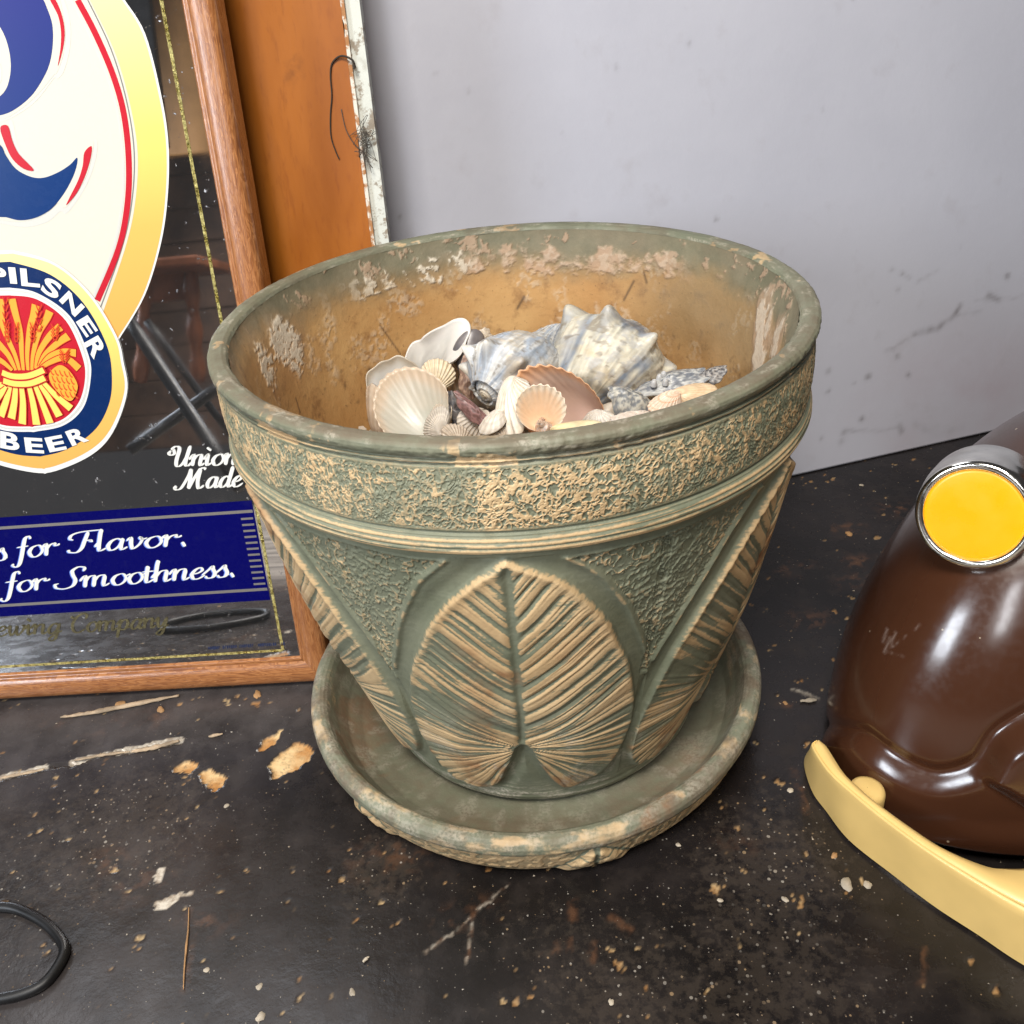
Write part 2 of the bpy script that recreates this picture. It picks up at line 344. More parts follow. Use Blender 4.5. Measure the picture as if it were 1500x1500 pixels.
g1 = t.noise(2.2, 4, .5, vec, 1.2); g2 = t.noise(1.6, 5, .6, vec2)
ring = t.math('FRACT', t.math('MULTIPLY', g1, 7.0))
c = t.mix(t.rng(ring, 0.0, 0.9), (0.25, 0.090, 0.028), (0.42, 0.18, 0.065))
c = t.mix(t.math('MULTIPLY', t.rng(g2, 0.50, 0.62), 0.85), c, (0.17, 0.055, 0.018))
M_oak = t.out(c, t.rng(g2, .3, .7, .22, .36), t.bump(g2, .25, .0006), Coat_Weight=0.3, Coat_Roughness=0.2)
# moulding section: distance in from the outer edge, height toward the viewer
prof = [(0, -18), (0, -5), (0.6, -2.6), (2.0, -0.9), (4.2, 0), (7.5, 0.5), (11.0, 0.2), (13.4, -0.6), (14.6, -1.6), (15.2, -2.6), (16.0, -2.2), (17.2, -2.2), (18.0, -2.8), (18.5, -4.4)]
def rail(p0, p1, inward, name='frame_rail'):
    p0 = np.array(p0); p1 = np.array(p1); L = np.linalg.norm(p1-p0); d = (p1-p0)/L; inward = np.array(inward)
    rows = []; al = []; ac = []
    for k in np.linspace(0, 1, 60):
        for (q, h) in prof:
            s = q*(20/18.5 if abs(inward[1]) else 1)
            lo, hi = q, L-q                                  # mitred ends
            x = lo+(hi-lo)*k; P = p0+d*x+inward*s
            rows.append((P[0], P[1], h)); al.append(x/60.0); ac.append((q+h*0.6)/18.0+P[0]*.13*abs(inward[0]))
    R = np.array(rows); V = uvp(R[:, 0], R[:, 1], R[:, 2])
    return mesh_np(name, V, grid_faces(60, len(prof)).reshape(-1, 4)[:, ::-1], M_oak, sign, dict(along=np.array(al)+abs(inward[0])*31.7, across=ac))
rail((uL_out, vB_out), (uR_out, vB_out), (0, 1)); rail((uR_out, vB_out), (uR_out, vT_out), (-1, 0))
rail((uL_out, vT_out), (uL_out, vB_out), (1, 0)); rail((uR_out, vT_out), (uL_out, vT_out), (0, -1))
t = NT('mirror_silver')
n = t.noise(30, 5)
M_mirror = t.out(t.mix(t.rng(n, .3, .7), (0.74, 0.75, 0.77), (0.80, 0.80, 0.81)), t.math('ADD', t.rng(n, .4, .7, .02, .05), t.math('MULTIPLY', t.rng(t.noise(220, 3, .7), .62, .75), .3)), Metallic=0.985)
def slab(name, u0, u1, v0, v1, d0, d1, mat, parent, kind=None):
    q = [(u0, v0), (u1, v0), (u1, v1), (u0, v1)]
    V = np.array([uvp(a, b, d1) for a, b in q]+[uvp(a, b, d0) for a, b in q])
    f = np.array([(0, 1, 2, 3), (7, 6, 5, 4), (0, 4, 5, 1), (1, 5, 6, 2), (2, 6, 7, 3), (3, 7, 4, 0)])
    return mesh_np(name, V, f, mat, parent, smooth_shade=False)
slab('mirror_glass', uL_in-1.2, uR_in+1.2, vB_in-1.2, vT_in+1.2, -8, GL, M_mirror, sign)
slab('backing_board', uL_in-2, uR_in+2, vB_in-3, vT_in+3, -13, -8.3, plain('brown_hardboard', (.12, .07, .04), .8), sign)
def ink(name, col, rough=0.16, **kw):
    t = NT(name); n = t.noise(140, 4, .65); c = t.mix(t.math('MULTIPLY', t.rng(n, .55, .8), .10), col, np.asarray(col)*.6+.06)
    return t.out(c, t.rng(n, .4, .75, rough+.10, rough+.16), None, Specular_IOR_Level=0.12, **kw)
I_cream = ink('cream_ink', lin(240, 235, 219)*.70); I_white = ink('white_ink', (.70, .70, .67)); I_red = ink('red_ink', lin(196, 36, 52)*.85); I_navy = ink('navy_ink', lin(16, 46, 100)*.75); I_banner = ink('ultramarine_ink', lin(5, 6, 90)*.85)
I_grey = ink('silver_grey_ink', lin(196, 196, 190)); I_dark = ink('dark_grey_ink', lin(120, 120, 118)); I_orange = ink('orange_ink', lin(238, 160, 62)); I_yel = ink('straw_yellow_ink', lin(250, 205, 105)); I_pale = ink('pale_blue_ink', lin(110, 140, 220)); I_text = ink('tiny_text_ink', lin(45, 55, 85)); I_sil = ink('banner_silver_ink', lin(150, 145, 140), .25, Metallic=0.6)
I_blue2 = ink('violet_blue_ink', lin(52, 58, 138))
t = NT('printed_gold_fade'); a = t.attr('fade')
rp = t.n('ShaderNodeValToRGB', Fac=a); cr_ = rp.color_ramp
cr_.elements[0].color = (*lin(214, 160, 84), 1); cr_.elements[1].color = (*lin(230, 220, 160), 1)
for p, c3 in ((.35, (218, 174, 92)), (.62, (226, 202, 112))): e = cr_.elements.new(p); e.color = (*lin(*c3), 1)
I_gold = t.out(rp.outputs[0], .30, None, Specular_IOR_Level=0.12)
t = NT('printed_blue_fade'); a = t.attr('fade')
rp = t.n('ShaderNodeValToRGB', Fac=a); rp.color_ramp.elements[0].color = (*lin(12, 50, 112), 1); rp.color_ramp.elements[1].color = (*lin(48, 52, 122), 1)
I_fade = t.out(rp.outputs[0], .30, None, Specular_IOR_Level=0.12)
LAY = 0.10
def poly(name, P, lay, mat, parent=None, fade=None):
    """flat print: one outline in glass coordinates (mm)"""
    P = np.asarray(P, float)
    from mathutils.geometry import tessellate_polygon
    tri = tessellate_polygon([[Vector((p[0], p[1], 0)) for p in P]])
    tri = np.array(tri)
    V = uvp(P[:, 0], P[:, 1], GL+lay*LAY)
    a = P[tri]; cr3 = (a[:, 1, 0]-a[:, 0, 0])*(a[:, 2, 1]-a[:, 0, 1])-(a[:, 1, 1]-a[:, 0, 1])*(a[:, 2, 0]-a[:, 0, 0])
    tri[cr3 < 0] = tri[cr3 < 0][:, ::-1]; tri = tri[abs(cr3) > 1e-9]
    at = {} if fade is None else {'fade': np.clip((P[:, 1]-fade[0])/(fade[1]-fade[0]), 0, 1)}
    return mesh_np(name, V, tri, mat, parent or sign, at, smooth_shade=False)
def px(pts, n=6, closed=False): return catmull([uv(*p) for p in pts], n, closed)
def mirrored(right):                                        # right boundary from top to bottom, in mm -> closed outline
    right = np.asarray(right); left = right[::-1].copy(); left[:, 0] = 2*UC-left[:, 0]; return np.concatenate([right, left])
def strokes(name, polys, lay, mat, parent=None, heights=None):
    """many small outlines (letters' strokes) joined into one printed part; each lies a hair above the one before"""
    V = []; Fq = []; k = 0
    for i, Q in enumerate(polys):                           # Q: (n, 2, 2) left/right pairs
        Q = np.asarray(Q); n = len(Q); P = Q.reshape(-1, 2); V.append(uvp(P[:, 0], P[:, 1], GL+lay*LAY+(0.02*(i % 7) if heights is None else heights[i])))
        for j in range(n-1): Fq.append((k+2*j+1, k+2*j+3, k+2*j+2, k+2*j) )
        k += 2*n
    return mesh_np(name, np.concatenate(V), np.array(Fq), mat, parent or sign, smooth_shade=False)
def ribbon(P, w):
    P = np.asarray(P, float); T = np.gradient(P, axis=0); T /= np.linalg.norm(T, axis=1, keepdims=True)+1e-9
    N_ = np.stack([-T[:, 1], T[:, 0]], -1); w = np.broadcast_to(w, (len(P),))[:, None]/2
    return np.stack([P+N_*w, P-N_*w], 1)

# --- shield: nested outlines, right halves traced, left halves mirrored
ext = lambda r, top: np.concatenate([top, r])
g_out = px([(179, 0), (209, 49), (231, 131), (243, 205), (243, 280), (233, 355), (209, 433), (172, 496)])
top_u = g_out[0]
def shield_top(r, dv):                                      # close the shield above the frame with a soft shoulder
    u0, v0 = r[0]; s = (u0-UC)
    return np.array([(UC+s*f, v0+h) for f, h in ((0.10, dv), (0.45, dv*.93), (0.72, dv*.72), (0.90, dv*.4))])
def shield(r, dv, bot=None):
    return mirrored(np.concatenate([shield_top(r, dv), r]+([bot] if bot is not None else [])))
bt = lambda r: np.array([(UC+(r[-1, 0]-UC)*.55, r[-1, 1]-22.0)])
poly('shield_edge', shield(g_out+[1.3, 0], 92, bt(g_out)), 1, I_white)
poly('gold_border', shield(g_out, 90, bt(g_out)), 2, I_gold, fade=(235, 425))
g_in = px([(132, 0), (168, 75), (190, 149), (202, 224), (198, 299), (183, 366), (151, 458)])
poly('cream_border', shield(g_in, 76, bt(g_in)), 3, I_cream)
gl = px([(129, 0), (163, 72), (186, 149), (197, 224), (193, 299), (178, 366), (147, 452)])
strokes('grey_outline', [ribbon(gl, .7)], 4, I_dark)
rd = px([(114, 0), (140, 49), (166, 110), (182, 168), (189, 235), (187, 300), (174, 365), (143, 440)])
strokes('red_line', [ribbon(rd, 3.4)], 4, I_red); strokes('grey_shade_line', [ribbon(rd-[3.3, 0], 1.6)], 4, I_grey)
strokes('red_line', [ribbon(rd*[-1, 1]+[2*UC, 0], 3.4)], 4, I_red)
# --- big script letters (only what the photograph shows of them)
def z5(pts): return [(x/4.166, y/4.166) for x, y in pts]     # traced in an enlarged view
grey_up = px(z5([(-120, 720), (0, 745), (110, 700), (230, 610), (330, 480), (352, 482), (390, 440), (425, 320), (435, 190), (420, 80), (395, 0), (370, -60), (250, -80), (300, 100), (320, 300), (240, 520), (0, 690)]), 5, True)
poly('letter_shadow', grey_up, 4, I_grey)
poly('letter_outline', px(z5([(-200, 700), (0, 728), (110, 680), (230, 580), (330, 460), (352, 440), (390, 330), (402, 200), (385, 80), (355, -20), (240, -60), (-200, -60)]), 5, True), 5, I_cream)
poly('blue_lettering', px(z5([(-220, 690), (-100, 712), (0, 705), (90, 670), (190, 590), (260, 490), (305, 390), (325, 270), (322, 150), (290, 50), (262, -10), (200, -90), (-220, -90)]), 5, True), 6, I_fade, fade=(330, 440))
poly('letter_hole', px(z5([(-200, 620), (-60, 612), (0, 590), (45, 535), (68, 440), (65, 340), (40, 240), (0, 160), (-60, 90), (-200, 60)]), 5, True), 7, I_cream)
poly('letter_hole_shade', px(z5([(-80, 560), (-20, 530), (10, 500), (16, 440), (8, 400), (-10, 370), (-80, 340)]), 5, True), 8, I_grey)
poly('red_sliver', px(z5([(305, -10), (335, -10), (370, 60), (392, 140), (398, 220), (385, 310), (356, 405), (372, 300), (376, 200), (362, 110), (335, 50)]), 4, True), 7, I_red)
poly('letter_shadow', px(z5([(58, 745), (82, 745), (110, 880), (160, 960), (242, 1035), (230, 1050), (170, 1025), (100, 930), (70, 840)]), 4, True), 4, I_grey)
poly('red_sliver', px(z5([(5, 780), (52, 768), (80, 860), (120, 940), (210, 1036), (150, 1030), (80, 970), (35, 880)]), 4, True), 7, I_red)
poly('letter_shadow', px(z5([(575, 860), (598, 875), (585, 980), (540, 1110), (470, 1230), (405, 1305), (370, 1290), (300, 1350), (180, 1385), (60, 1375), (-80, 1340), (-80, 1290), (150, 1340), (300, 1290), (420, 1190), (530, 1040)]), 4, True), 4, I_grey)
poly('letter_outline', px(z5([(-120, 1310), (0, 1340), (140, 1352), (270, 1310), (350, 1240), (400, 1268), (470, 1180), (540, 1050), (575, 880), (560, 870), (500, 920), (470, 960), (300, 1080), (-120, 1000)]), 4, True), 5, I_cream)
poly('blue_lettering', px(z5([(-120, 840), (0, 880), (40, 950), (100, 1030), (190, 1078), (270, 1084), (360, 1050), (430, 1005), (475, 962), (460, 1050), (400, 1170), (320, 1270), (230, 1325), (130, 1344), (40, 1325), (-120, 1280)]), 4, True), 6, ink('royal_blue_ink', lin(10, 56, 120)*.75))
poly('red_sliver', px(z5([(518, 930), (562, 892), (555, 970), (520, 1080), (470, 1180), (408, 1252), (430, 1200), (480, 1100), (508, 1010)]), 4, True), 7, I_red)
# --- roundel
def oval(right_px, n=7):
    r = px(right_px, n); r = r[np.argsort(-r[:, 1])]
    r = r[r[:, 0] > UC+1]; return mirrored(np.concatenate([[(UC+0.2, r[0, 1]+.4)], r, [(UC+0.2, r[-1, 1]-.4)]]))
poly('roundel_edge', oval([(20, 366), (80, 384), (132, 428), (171, 490), (182, 530), (187, 575), (166, 633), (133, 667), (76, 691), (38, 690)]), 9, I_white)
poly('roundel_gold', oval([(20, 371), (80, 388), (130, 431), (168, 492), (178, 530), (183, 573), (162, 629), (129, 661), (74, 684), (38, 683)]), 10, I_gold, fade=(150, 300))
poly('navy_ring', oval([(16, 383), (75, 402), (123, 443), (157, 504), (165, 552), (160, 593), (138, 631), (93, 660), (37, 671)]), 11, I_navy)
poly('white_ring', oval([(16, 421), (56, 429), (104, 463), (131, 520), (134, 555), (123, 597), (93, 623), (48, 632)]), 12, I_white)
poly('grey_ring', oval([(16, 424), (56, 432), (102, 465), (128, 520), (131, 555), (121, 594), (92, 620), (48, 629)]), 13, I_grey)
poly('white_ring', oval([(16, 426), (56, 434), (101, 467), (126, 520), (129, 555), (119, 592), (91, 618), (48, 626)]), 14, I_white)
poly('red_disc', oval([(16, 432), (56, 438), (98, 469), (122, 521), (126, 555), (116, 590), (90, 615), (48, 624)]), 15, I_red)
# wheat sheaf: stalks, ears, ties and a hop cone
def z6(pts): return [uv(x/4.41, 360+y/4.41) for x, y in pts]
def taper(pts, w0, w1, n=5):
    P = catmull(z6(pts), n); return ribbon(P, np.linspace(w0, w1, len(P)))
straw = []; dark = []; line = []
for pts in ([(75, 905), (50, 1000), (15, 1095)], [(112, 905), (105, 1000), (85, 1110)], [(150, 905), (160, 1010), (155, 1145)], [(200, 905), (225, 1010), (248, 1150)], [(240, 900), (285, 1010), (335, 1140)], [(270, 890), (335, 990), (395, 1095)], [(295, 880), (375, 965), (470, 1045)], [(48, 900), (10, 960), (-60, 1040)], [(30, 885), (-40, 930), (-120, 985)]):
    straw.append(taper(pts, 2.6, 4.6)); dark.append(taper(pts, 3.8, 5.8))
for pts in ([(110, 800), (60, 700), (-20, 610)], [(135, 800), (105, 700), (60, 600), (20, 480), (10, 340)], [(160, 800), (150, 700), (140, 560), (110, 440), (85, 340)], [(190, 800), (185, 690), (200, 540), (225, 450), (240, 380)], [(215, 800), (225, 690), (260, 560), (310, 470), (330, 420)], [(240, 790), (260, 690), (330, 580), (400, 520)], [(260, 780), (300, 700), (390, 620), (450, 580)], [(270, 780), (330, 710), (420, 680), (500, 690)], [(270, 790), (330, 750), (430, 720), (520, 790)], [(90, 800), (20, 740), (-80, 700)]):
    straw.append(taper(pts, 1.7, 4.6)); dark.append(taper(pts, 2.8, 5.8))
for cx_, cy_, ax_, ay_ in ((50, 430, 40, 95), (60, 560, 35, 60), (265, 470, 45, 90), (225, 560, 40, 60), (370, 560, 60, 45), (430, 710, 75, 35), (120, 560, 30, 60)):
    for k in range(4):
        f = -0.8+k*0.5
        dxx = ax_*0.75; d0 = (cx_-dxx*.1, cy_+ay_*f+18)
        line.append(taper([(cx_-dxx*.6, cy_+ay_*f-25), (cx_-4, cy_+ay_*f+16)], 0.5, 0.9, 3)); line.append(taper([(cx_+dxx*.6, cy_+ay_*f-25), (cx_+4, cy_+ay_*f+16)], 0.5, 0.9, 3))
hts = [.05*i for i in range(len(straw))]; nst = 9
ordr = list(range(9, len(straw)))+list(range(9)); straw = [straw[i] for i in ordr]; dark = [dark[i] for i in ordr]
strokes('sheaf_outline', dark, 16, ink('brick_red_ink', lin(176, 44, 36)), heights=hts)
strokes('wheat_sheaf', straw[:-9], 16.25, I_orange, heights=hts[:-9]); strokes('sheaf_stems', straw[-9:], 16.25, I_yel, heights=hts[-9:])
strokes('sheaf_outline', line, 26.5, ink('russet_ink', lin(196, 66, 36)))
bands = [taper([(30, 812), (100, 836), (200, 833), (298, 796)], 3.5, 3.5), taper([(38, 864), (110, 884), (210, 882), (304, 846)], 3.5, 3.5)]
strokes('sheaf_outline', [taper([(20, 808), (100, 836), (200, 833), (308, 792)], 5.2, 5.2), taper([(28, 860), (110, 884), (210, 882), (312, 842)], 5.2, 5.2)], 28.5, ink('dark_red_ink', lin(176, 40, 44)))
strokes('sheaf_band', bands, 30.5, I_yel)
hop = px([((x)/4.41, 360+y/4.41) for x, y in ((330, 830), (355, 790), (400, 765), (445, 785), (490, 840), (515, 900), (500, 960), (470, 995), (425, 975), (380, 930), (345, 885))], 4, True)
poly('hop_cone', hop, 27.3, I_orange)
hl = []
for i in range(5):
    for j in range(4):
        x0 = 352+i*30+j*12; y0 = 808+j*45+i*4
        hl.append(taper([(x0-14, y0-18), (x0-4, y0+8), (x0+10, y0+20)], .5, 1.1, 3))
strokes('hop_scales', hl, 28.3, ink('rust_ink', lin(196, 84, 44)))
hop2 = hop.copy(); hop2[:, 0] = 2*73.5-hop2[:, 0]; poly('hop_cone', hop2, 27.3, I_orange)
# block letters set round the ring
def glyph_mesh(ch, bold=0.035, sx=1.15):
    cu = bpy.data.curves.new('tmp', 'FONT'); cu.body = ch; cu.size = 1.0; cu.offset = bold; cu.resolution_u = 4; cu.fill_mode = 'FRONT'
    ob = bpy.data.objects.new('tmp', cu); C.objects.link(ob)
    dg = bpy.context.evaluated_depsgraph_get(); me = bpy.data.meshes.new_from_object(ob.evaluated_get(dg))
    V = np.array([v.co[:2] for v in me.vertices]).reshape(-1, 2); me.calc_loop_triangles(); T = np.array([t.vertices[:] for t in me.loop_triangles]).reshape(-1, 3)
    bpy.data.objects.remove(ob); bpy.data.curves.remove(cu); bpy.data.meshes.remove(me)
    if len(V):
        a = V[T]; cz = (a[:, 1, 0]-a[:, 0, 0])*(a[:, 2, 1]-a[:, 0, 1])-(a[:, 1, 1]-a[:, 0, 1])*(a[:, 2, 0]-a[:, 0, 0]); T[cz < 0] = T[cz < 0][:, ::-1]
        V[:, 0] = (V[:, 0]-(V[:, 0].min()+V[:, 0].max())/2)*sx
    return V, T
def letters(name, items, lay, mat):
    """items: (char, base centre px, top centre px, width factor): each letter stands on its own base line"""
    VV = []; TT = []; k = 0
    for ch, pb, pt, wf in items:
        V, T = glyph_mesh(ch); hgt = V[:, 1].max()-V[:, 1].min(); V = V-[0, V[:, 1].min()]
        b, tp = uv(*pb), uv(*pt); up = tp-b; H = np.linalg.norm(up); up /= H; rt = np.array([up[1], -up[0]])
        wid = V[:, 0].max()-V[:, 0].min()
        P = b+np.outer(V[:, 0]*(wf/wid if wf else H/hgt), rt)+np.outer(V[:, 1]*H/hgt, up)
        VV.append(uvp(P[:, 0], P[:, 1], GL+lay*LAY)); TT.append(T+k); k += len(V)
    return mesh_np(name, np.concatenate(VV), np.concatenate(TT), mat, sign, smooth_shade=False)
q6 = lambda x, y: (x/4.41, 360+y/4.41)
letters('pilsner_lettering', [('P', q6(-10, 235), q6(0, 135), 9.5), ('I', q6(98, 243), q6(84, 137), 4.2), ('L', q6(208, 262), q6(198, 148), 11), ('S', q6(320, 320), q6(362, 222), 10.5), ('N', q6(440, 405), q6(505, 340), 12.5), ('E', q6(532, 540), q6(608, 495), 10.5), ('R', q6(580, 680), q6(675, 628), 11)], 16, I_white)
letters('beer_lettering', [('B', q6(72, 1312), q6(72, 1202), 12), ('E', q6(235, 1334), q6(222, 1236), 11.5), ('E', q6(385, 1320), q6(350, 1226), 11.5), ('R', q6(530, 1272), q6(482, 1178), 12)], 16, I_white)

# --- script lettering, drawn with a broad pen: strokes per letter on a unit x-height
GLY = {
 'n': (.92, [[(-.25, .6), (-.05, .98), (.04, .9), (.02, 0)], [(.04, .45), (.22, .88), (.45, 1.0), (.56, .82), (.52, .25), (.6, .02), (.82, .22)]]),
 'm': (1.45, [[(-.25, .6), (-.05, .98), (.04, .9), (.02, 0)], [(.04, .45), (.2, .88), (.4, 1.0), (.5, .82), (.47, 0)], [(.5, .45), (.68, .88), (.9, 1.0), (1.02, .82), (.98, .25), (1.06, .02), (1.3, .22)]]),
 'h': (.95, [[(.1, 1.95), (.04, 1.4), (.0, 0)], [(-.2, .4), (-.02, .75)], [(.04, .45), (.22, .88), (.45, 1.0), (.56, .82), (.52, .25), (.6, .02), (.84, .22)]]),
 'i': (.45, [[(-.2, .55), (.05, 1.0), (.05, .3), (.12, .02), (.36, .22)], [(.04, 1.42), (.08, 1.52)]]),
 'l': (.45, [[(.12, 1.92), (.06, 1.5), (.03, .3), (.12, .02), (.36, .22)], [(-.15, .4), (.0, .75)]]),
 't': (.5, [[(.08, 1.5), (.05, 1.0), (.03, .25), (.14, .02), (.4, .25)], [(-.2, 1.0), (.42, 1.02)]]),
 'o': (.85, [[(.42, 1.0), (.14, .82), (.0, .42), (.14, .06), (.36, .0), (.6, .25), (.68, .6), (.56, .92), (.42, 1.0)], [(.56, .88), (.7, .8), (.9, .92)]]),
 'a': (.92, [[(.58, .85), (.4, 1.0), (.14, .8), (.0, .36), (.1, .04), (.28, .04), (.5, .35), (.62, .85)], [(.66, 1.0), (.58, .35), (.66, .02), (.88, .22)]]),
 'd': (.95, [[(.58, .85), (.4, 1.0), (.14, .8), (.0, .36), (.1, .04), (.28, .04), (.5, .35), (.62, .85)], [(.76, 1.9), (.66, 1.0), (.58, .35), (.66, .02), (.9, .22)]]),
 'e': (.72, [[(.06, .45), (.34, .55), (.52, .78), (.4, 1.0), (.16, .82), (.0, .4), (.12, .04), (.36, .02), (.68, .3)]]),
 'r': (.72, [[(-.25, .6), (-.05, .98), (.04, .9), (.02, 0)], [(.04, .5), (.2, .86), (.42, 1.0), (.5, .84), (.6, .8), (.72, .92)]]),
 'f': (.55, [[(.62, 1.62), (.52, 1.86), (.34, 1.7), (.24, 1.1), (.14, .2), (.02, -.5), (-.16, -.75), (-.34, -.6), (-.28, -.45)], [(-.1, .98), (.5, 1.02)]]),
 'v': (.8, [[(-.1, .75), (.08, 1.0), (.12, .4), (.22, .02), (.48, .35), (.6, .8), (.5, 1.0), (.6, .8), (.82, .9)]]),
 's': (.62, [[(-.2, .3), (.12, .75), (.3, 1.05), (.34, .8), (.46, .4), (.36, .06), (.12, .0), (-.02, .2)], [(.36, .08), (.56, .24)]]),
 'w': (1.2, [[(-.1, .75), (.08, 1.0), (.08, .4), (.2, .02), (.42, .4), (.54, .95), (.5, .4), (.62, .02), (.88, .4), (.98, .85), (.9, 1.0), (1.16, .9)]]),
 'g': (.9, [[(.58, .85), (.4, 1.0), (.14, .8), (.0, .36), (.1, .04), (.28, .04), (.5, .35), (.62, .85)], [(.68, 1.0), (.56, .1), (.44, -.55), (.2, -.75), (.04, -.55), (.4, -.1), (.86, .25)]]),
 'y': (.9, [[(-.2, .6), (.04, 1.0), (.06, .4), (.18, .04), (.42, .3), (.6, .9)], [(.68, 1.0), (.56, .1), (.44, -.55), (.2, -.75), (.04, -.55), (.4, -.1), (.86, .25)]]),
 'p': (.9, [[(-.2, .55), (.08, 1.0), (.0, .2), (-.08, -.75)], [(.04, .5), (.22, .9), (.46, 1.0), (.62, .7), (.52, .2), (.3, .0), (.1, .12)], [(.55, .2), (.8, .24)]]),
 '.': (.45, [[(.06, .08), (.14, .14)]]),
 'U': (1.35, [[(-.2, 1.45), (-.3, 1.2), (-.12, 1.05), (.05, 1.2), (-.02, 1.5), (-.12, 1.62), (.05, 1.82), (.26, 1.78), (.36, 1.5), (.26, .6), (.3, .1), (.5, .0), (.75, .35), (.95, 1.1)], [(1.06, 1.85), (.9, .6), (.92, .1), (1.1, .04), (1.3, .3)]]),
 'M': (1.75, [[(-.5, .3), (-.58, .1), (-.4, -.05), (-.1, .15), (.3, 1.2), (.42, 1.85)], [(.42, 1.85), (.46, 1.0), (.42, .0)], [(.42, .0), (.75, 1.0), (1.1, 1.85)], [(1.12, 1.85), (1.02, .8), (1.1, .08), (1.26, .02), (1.5, .25)], [(1.1, 1.8), (1.3, 1.9), (1.5, 1.75)]]),
 'F': (1.15, [[(.0, 1.12), (-.16, 1.25), (-.06, 1.58), (.36, 1.80), (1.25, 1.88)], [(.66, 1.76), (.52, 1.0), (.40, .35), (.18, .0), (-.12, .04), (-.2, .26)], [(.44, .98), (.76, 1.02), (.80, .86)]]),
 'S': (1.15, [[(1.05, 1.5), (1.1, 1.8), (.8, 1.9), (.5, 1.6), (.52, 1.2), (.66, .7), (.52, .2), (.1, -.02), (-.3, .1), (-.38, .4), (-.2, .5)]]),
 'C': (1.2, [[(1.0, 1.35), (1.1, 1.7), (.85, 1.9), (.4, 1.6), (.1, .9), (.2, .2), (.55, .0), (1.0, .3)], [(.4, 1.55), (.1, 1.5), (.0, 1.7)]]),
}
def pen(word, xh, slant=0.30, fat=0.34, hair=0.09, k=1.0):
    """outline pairs for a word, x-height xh mm, base line at (0, 0)"""
    out = []; x = 0.0
    for ch in word:
        if ch == ' ': x += .55; continue
        adv, st = GLY[ch]
        for s in st:
            P = catmull((np.array(s)+[x, 0])*[k, 1], 8); P[:, 0] += slant*P[:, 1]; T = np.gradient(P, axis=0); T /= np.linalg.norm(T, axis=1, keepdims=True)+1e-9
            wgt = hair+(fat-hair)*np.clip(abs(T[:, 1])*1.25-.15, 0, 1)**1.3*np.where(T[:, 1] > .25, .62 if ch.islower() else .8, 1)
            if ch == '.' or (ch == 'i' and len(s) == 2): wgt = np.full(len(P), .40); P = P[0]+(P-P[0])*1.6
            e = np.minimum(np.arange(len(P)), np.arange(len(P))[::-1])/len(P); wgt = wgt*(smooth(-.06, .07, e) if len(s) > 2 else smooth(-.2, .25, e)+.1)
            out.append(ribbon(P, wgt)*xh)
        x += adv
    return out, x*xh
def script(name, word, px0, px1, xh, lay, mat, shade=None, **kw):
    """a line of script from base point px0 to base point px1"""
    b0, b1 = uv(*px0), uv(*px1); d = b1-b0; Q, L = pen(word, xh, **kw); Q, L = pen(word, xh, k=np.linalg.norm(d)/L, **kw); k = 1.0; d /= np.linalg.norm(d); nrm = np.array([-d[1], d[0]])
    Q = [b0+q[..., :1]*k*d+q[..., 1:]*nrm for q in Q]
    if shade: strokes(name+'_shade', [q+[-.75, -.35] for q in Q], lay, shade)
    return strokes(name, Q, lay+1.7, mat)
script('union_lettering', 'Union', (252, 683), (350, 680), 7.0, 3, I_white)
script('made_lettering', 'Made', (268, 716), (356, 712), 7.0, 3, I_white)
# --- blue banner
ban = np.array([uv(365, 735), uv(392, 880), uv(0, 902), uv(0, 752)])
vt, vb, ur = (ban[0, 1]+ban[3, 1])/2-1.0, (ban[1, 1]+ban[2, 1])/2, 199.2
poly('banner', [(ur, vb), (ur, vt), (2*UC-ur, vt), (2*UC-ur, vb)], 2, I_banner)
for y0, y1 in (((0, 772), (368, 750)), ((0, 886), (388, 864))):
    a, b = uv(*y0), uv(*y1); v = (a[1]+b[1])/2
    poly('banner_stripe', [(ur-.6, v-1), (ur-.6, v+1), (2*UC-ur, v+1), (2*UC-ur, v-1)], 3, I_sil)
yt = uv(355, 760)[1]; yb = uv(380, 855)[1]
for k in range(12):
    v = yt+(yb-yt)*k/11; poly('banner_tick', [(ur-9, v-.7), (ur-9, v+.7), (ur-1.2, v+.7), (ur-1.2, v-.7)], 3, I_sil)
script('flavor_lettering', 's for', (-4, 821), (88, 811), 7.7, 3, I_white, I_pale); script('flavor_lettering', 'Flavor.', (107, 809), (280, 798), 7.7, 3, I_white, I_pale)
script('smoothness_lettering', 'for', (12, 868), (74, 862), 7.7, 3, I_white, I_pale); script('smoothness_lettering', 'Smoothness.', (92, 862), (350, 843), 7.7, 3, I_white, I_pale)
t = NT('glitter_gold'); n = t.noise(900, 2, .8); n2 = t.noise(300, 3, .7)
M_glit = t.out(t.mix(t.rng(n2, .35, .65), (.30, .24, .05), (.80, .72, .30)), t.rng(n2, .3, .7, .2, .5), t.bump(n, 1.0, .002), Metallic=.8)
t = NT('dull_gold_print'); n2 = t.noise(500, 3, .8)
M_dull = t.out(t.mix(t.rng(n2, .35, .65), (.10, .085, .045), (.19, .165, .08)), .35, t.bump(n2, .6, .001), Metallic=.55)
script('company_lettering', 'ewing', (-4, 932), (92, 927), 7.2, 2, M_dull, fat=.28, hair=.11); script('company_lettering', 'Company', (104, 927), (248, 918), 7.2, 2, M_dull, fat=.28, hair=.11)
gu = uv(322, 458)[0]; gb = uv(150, 968)[1]
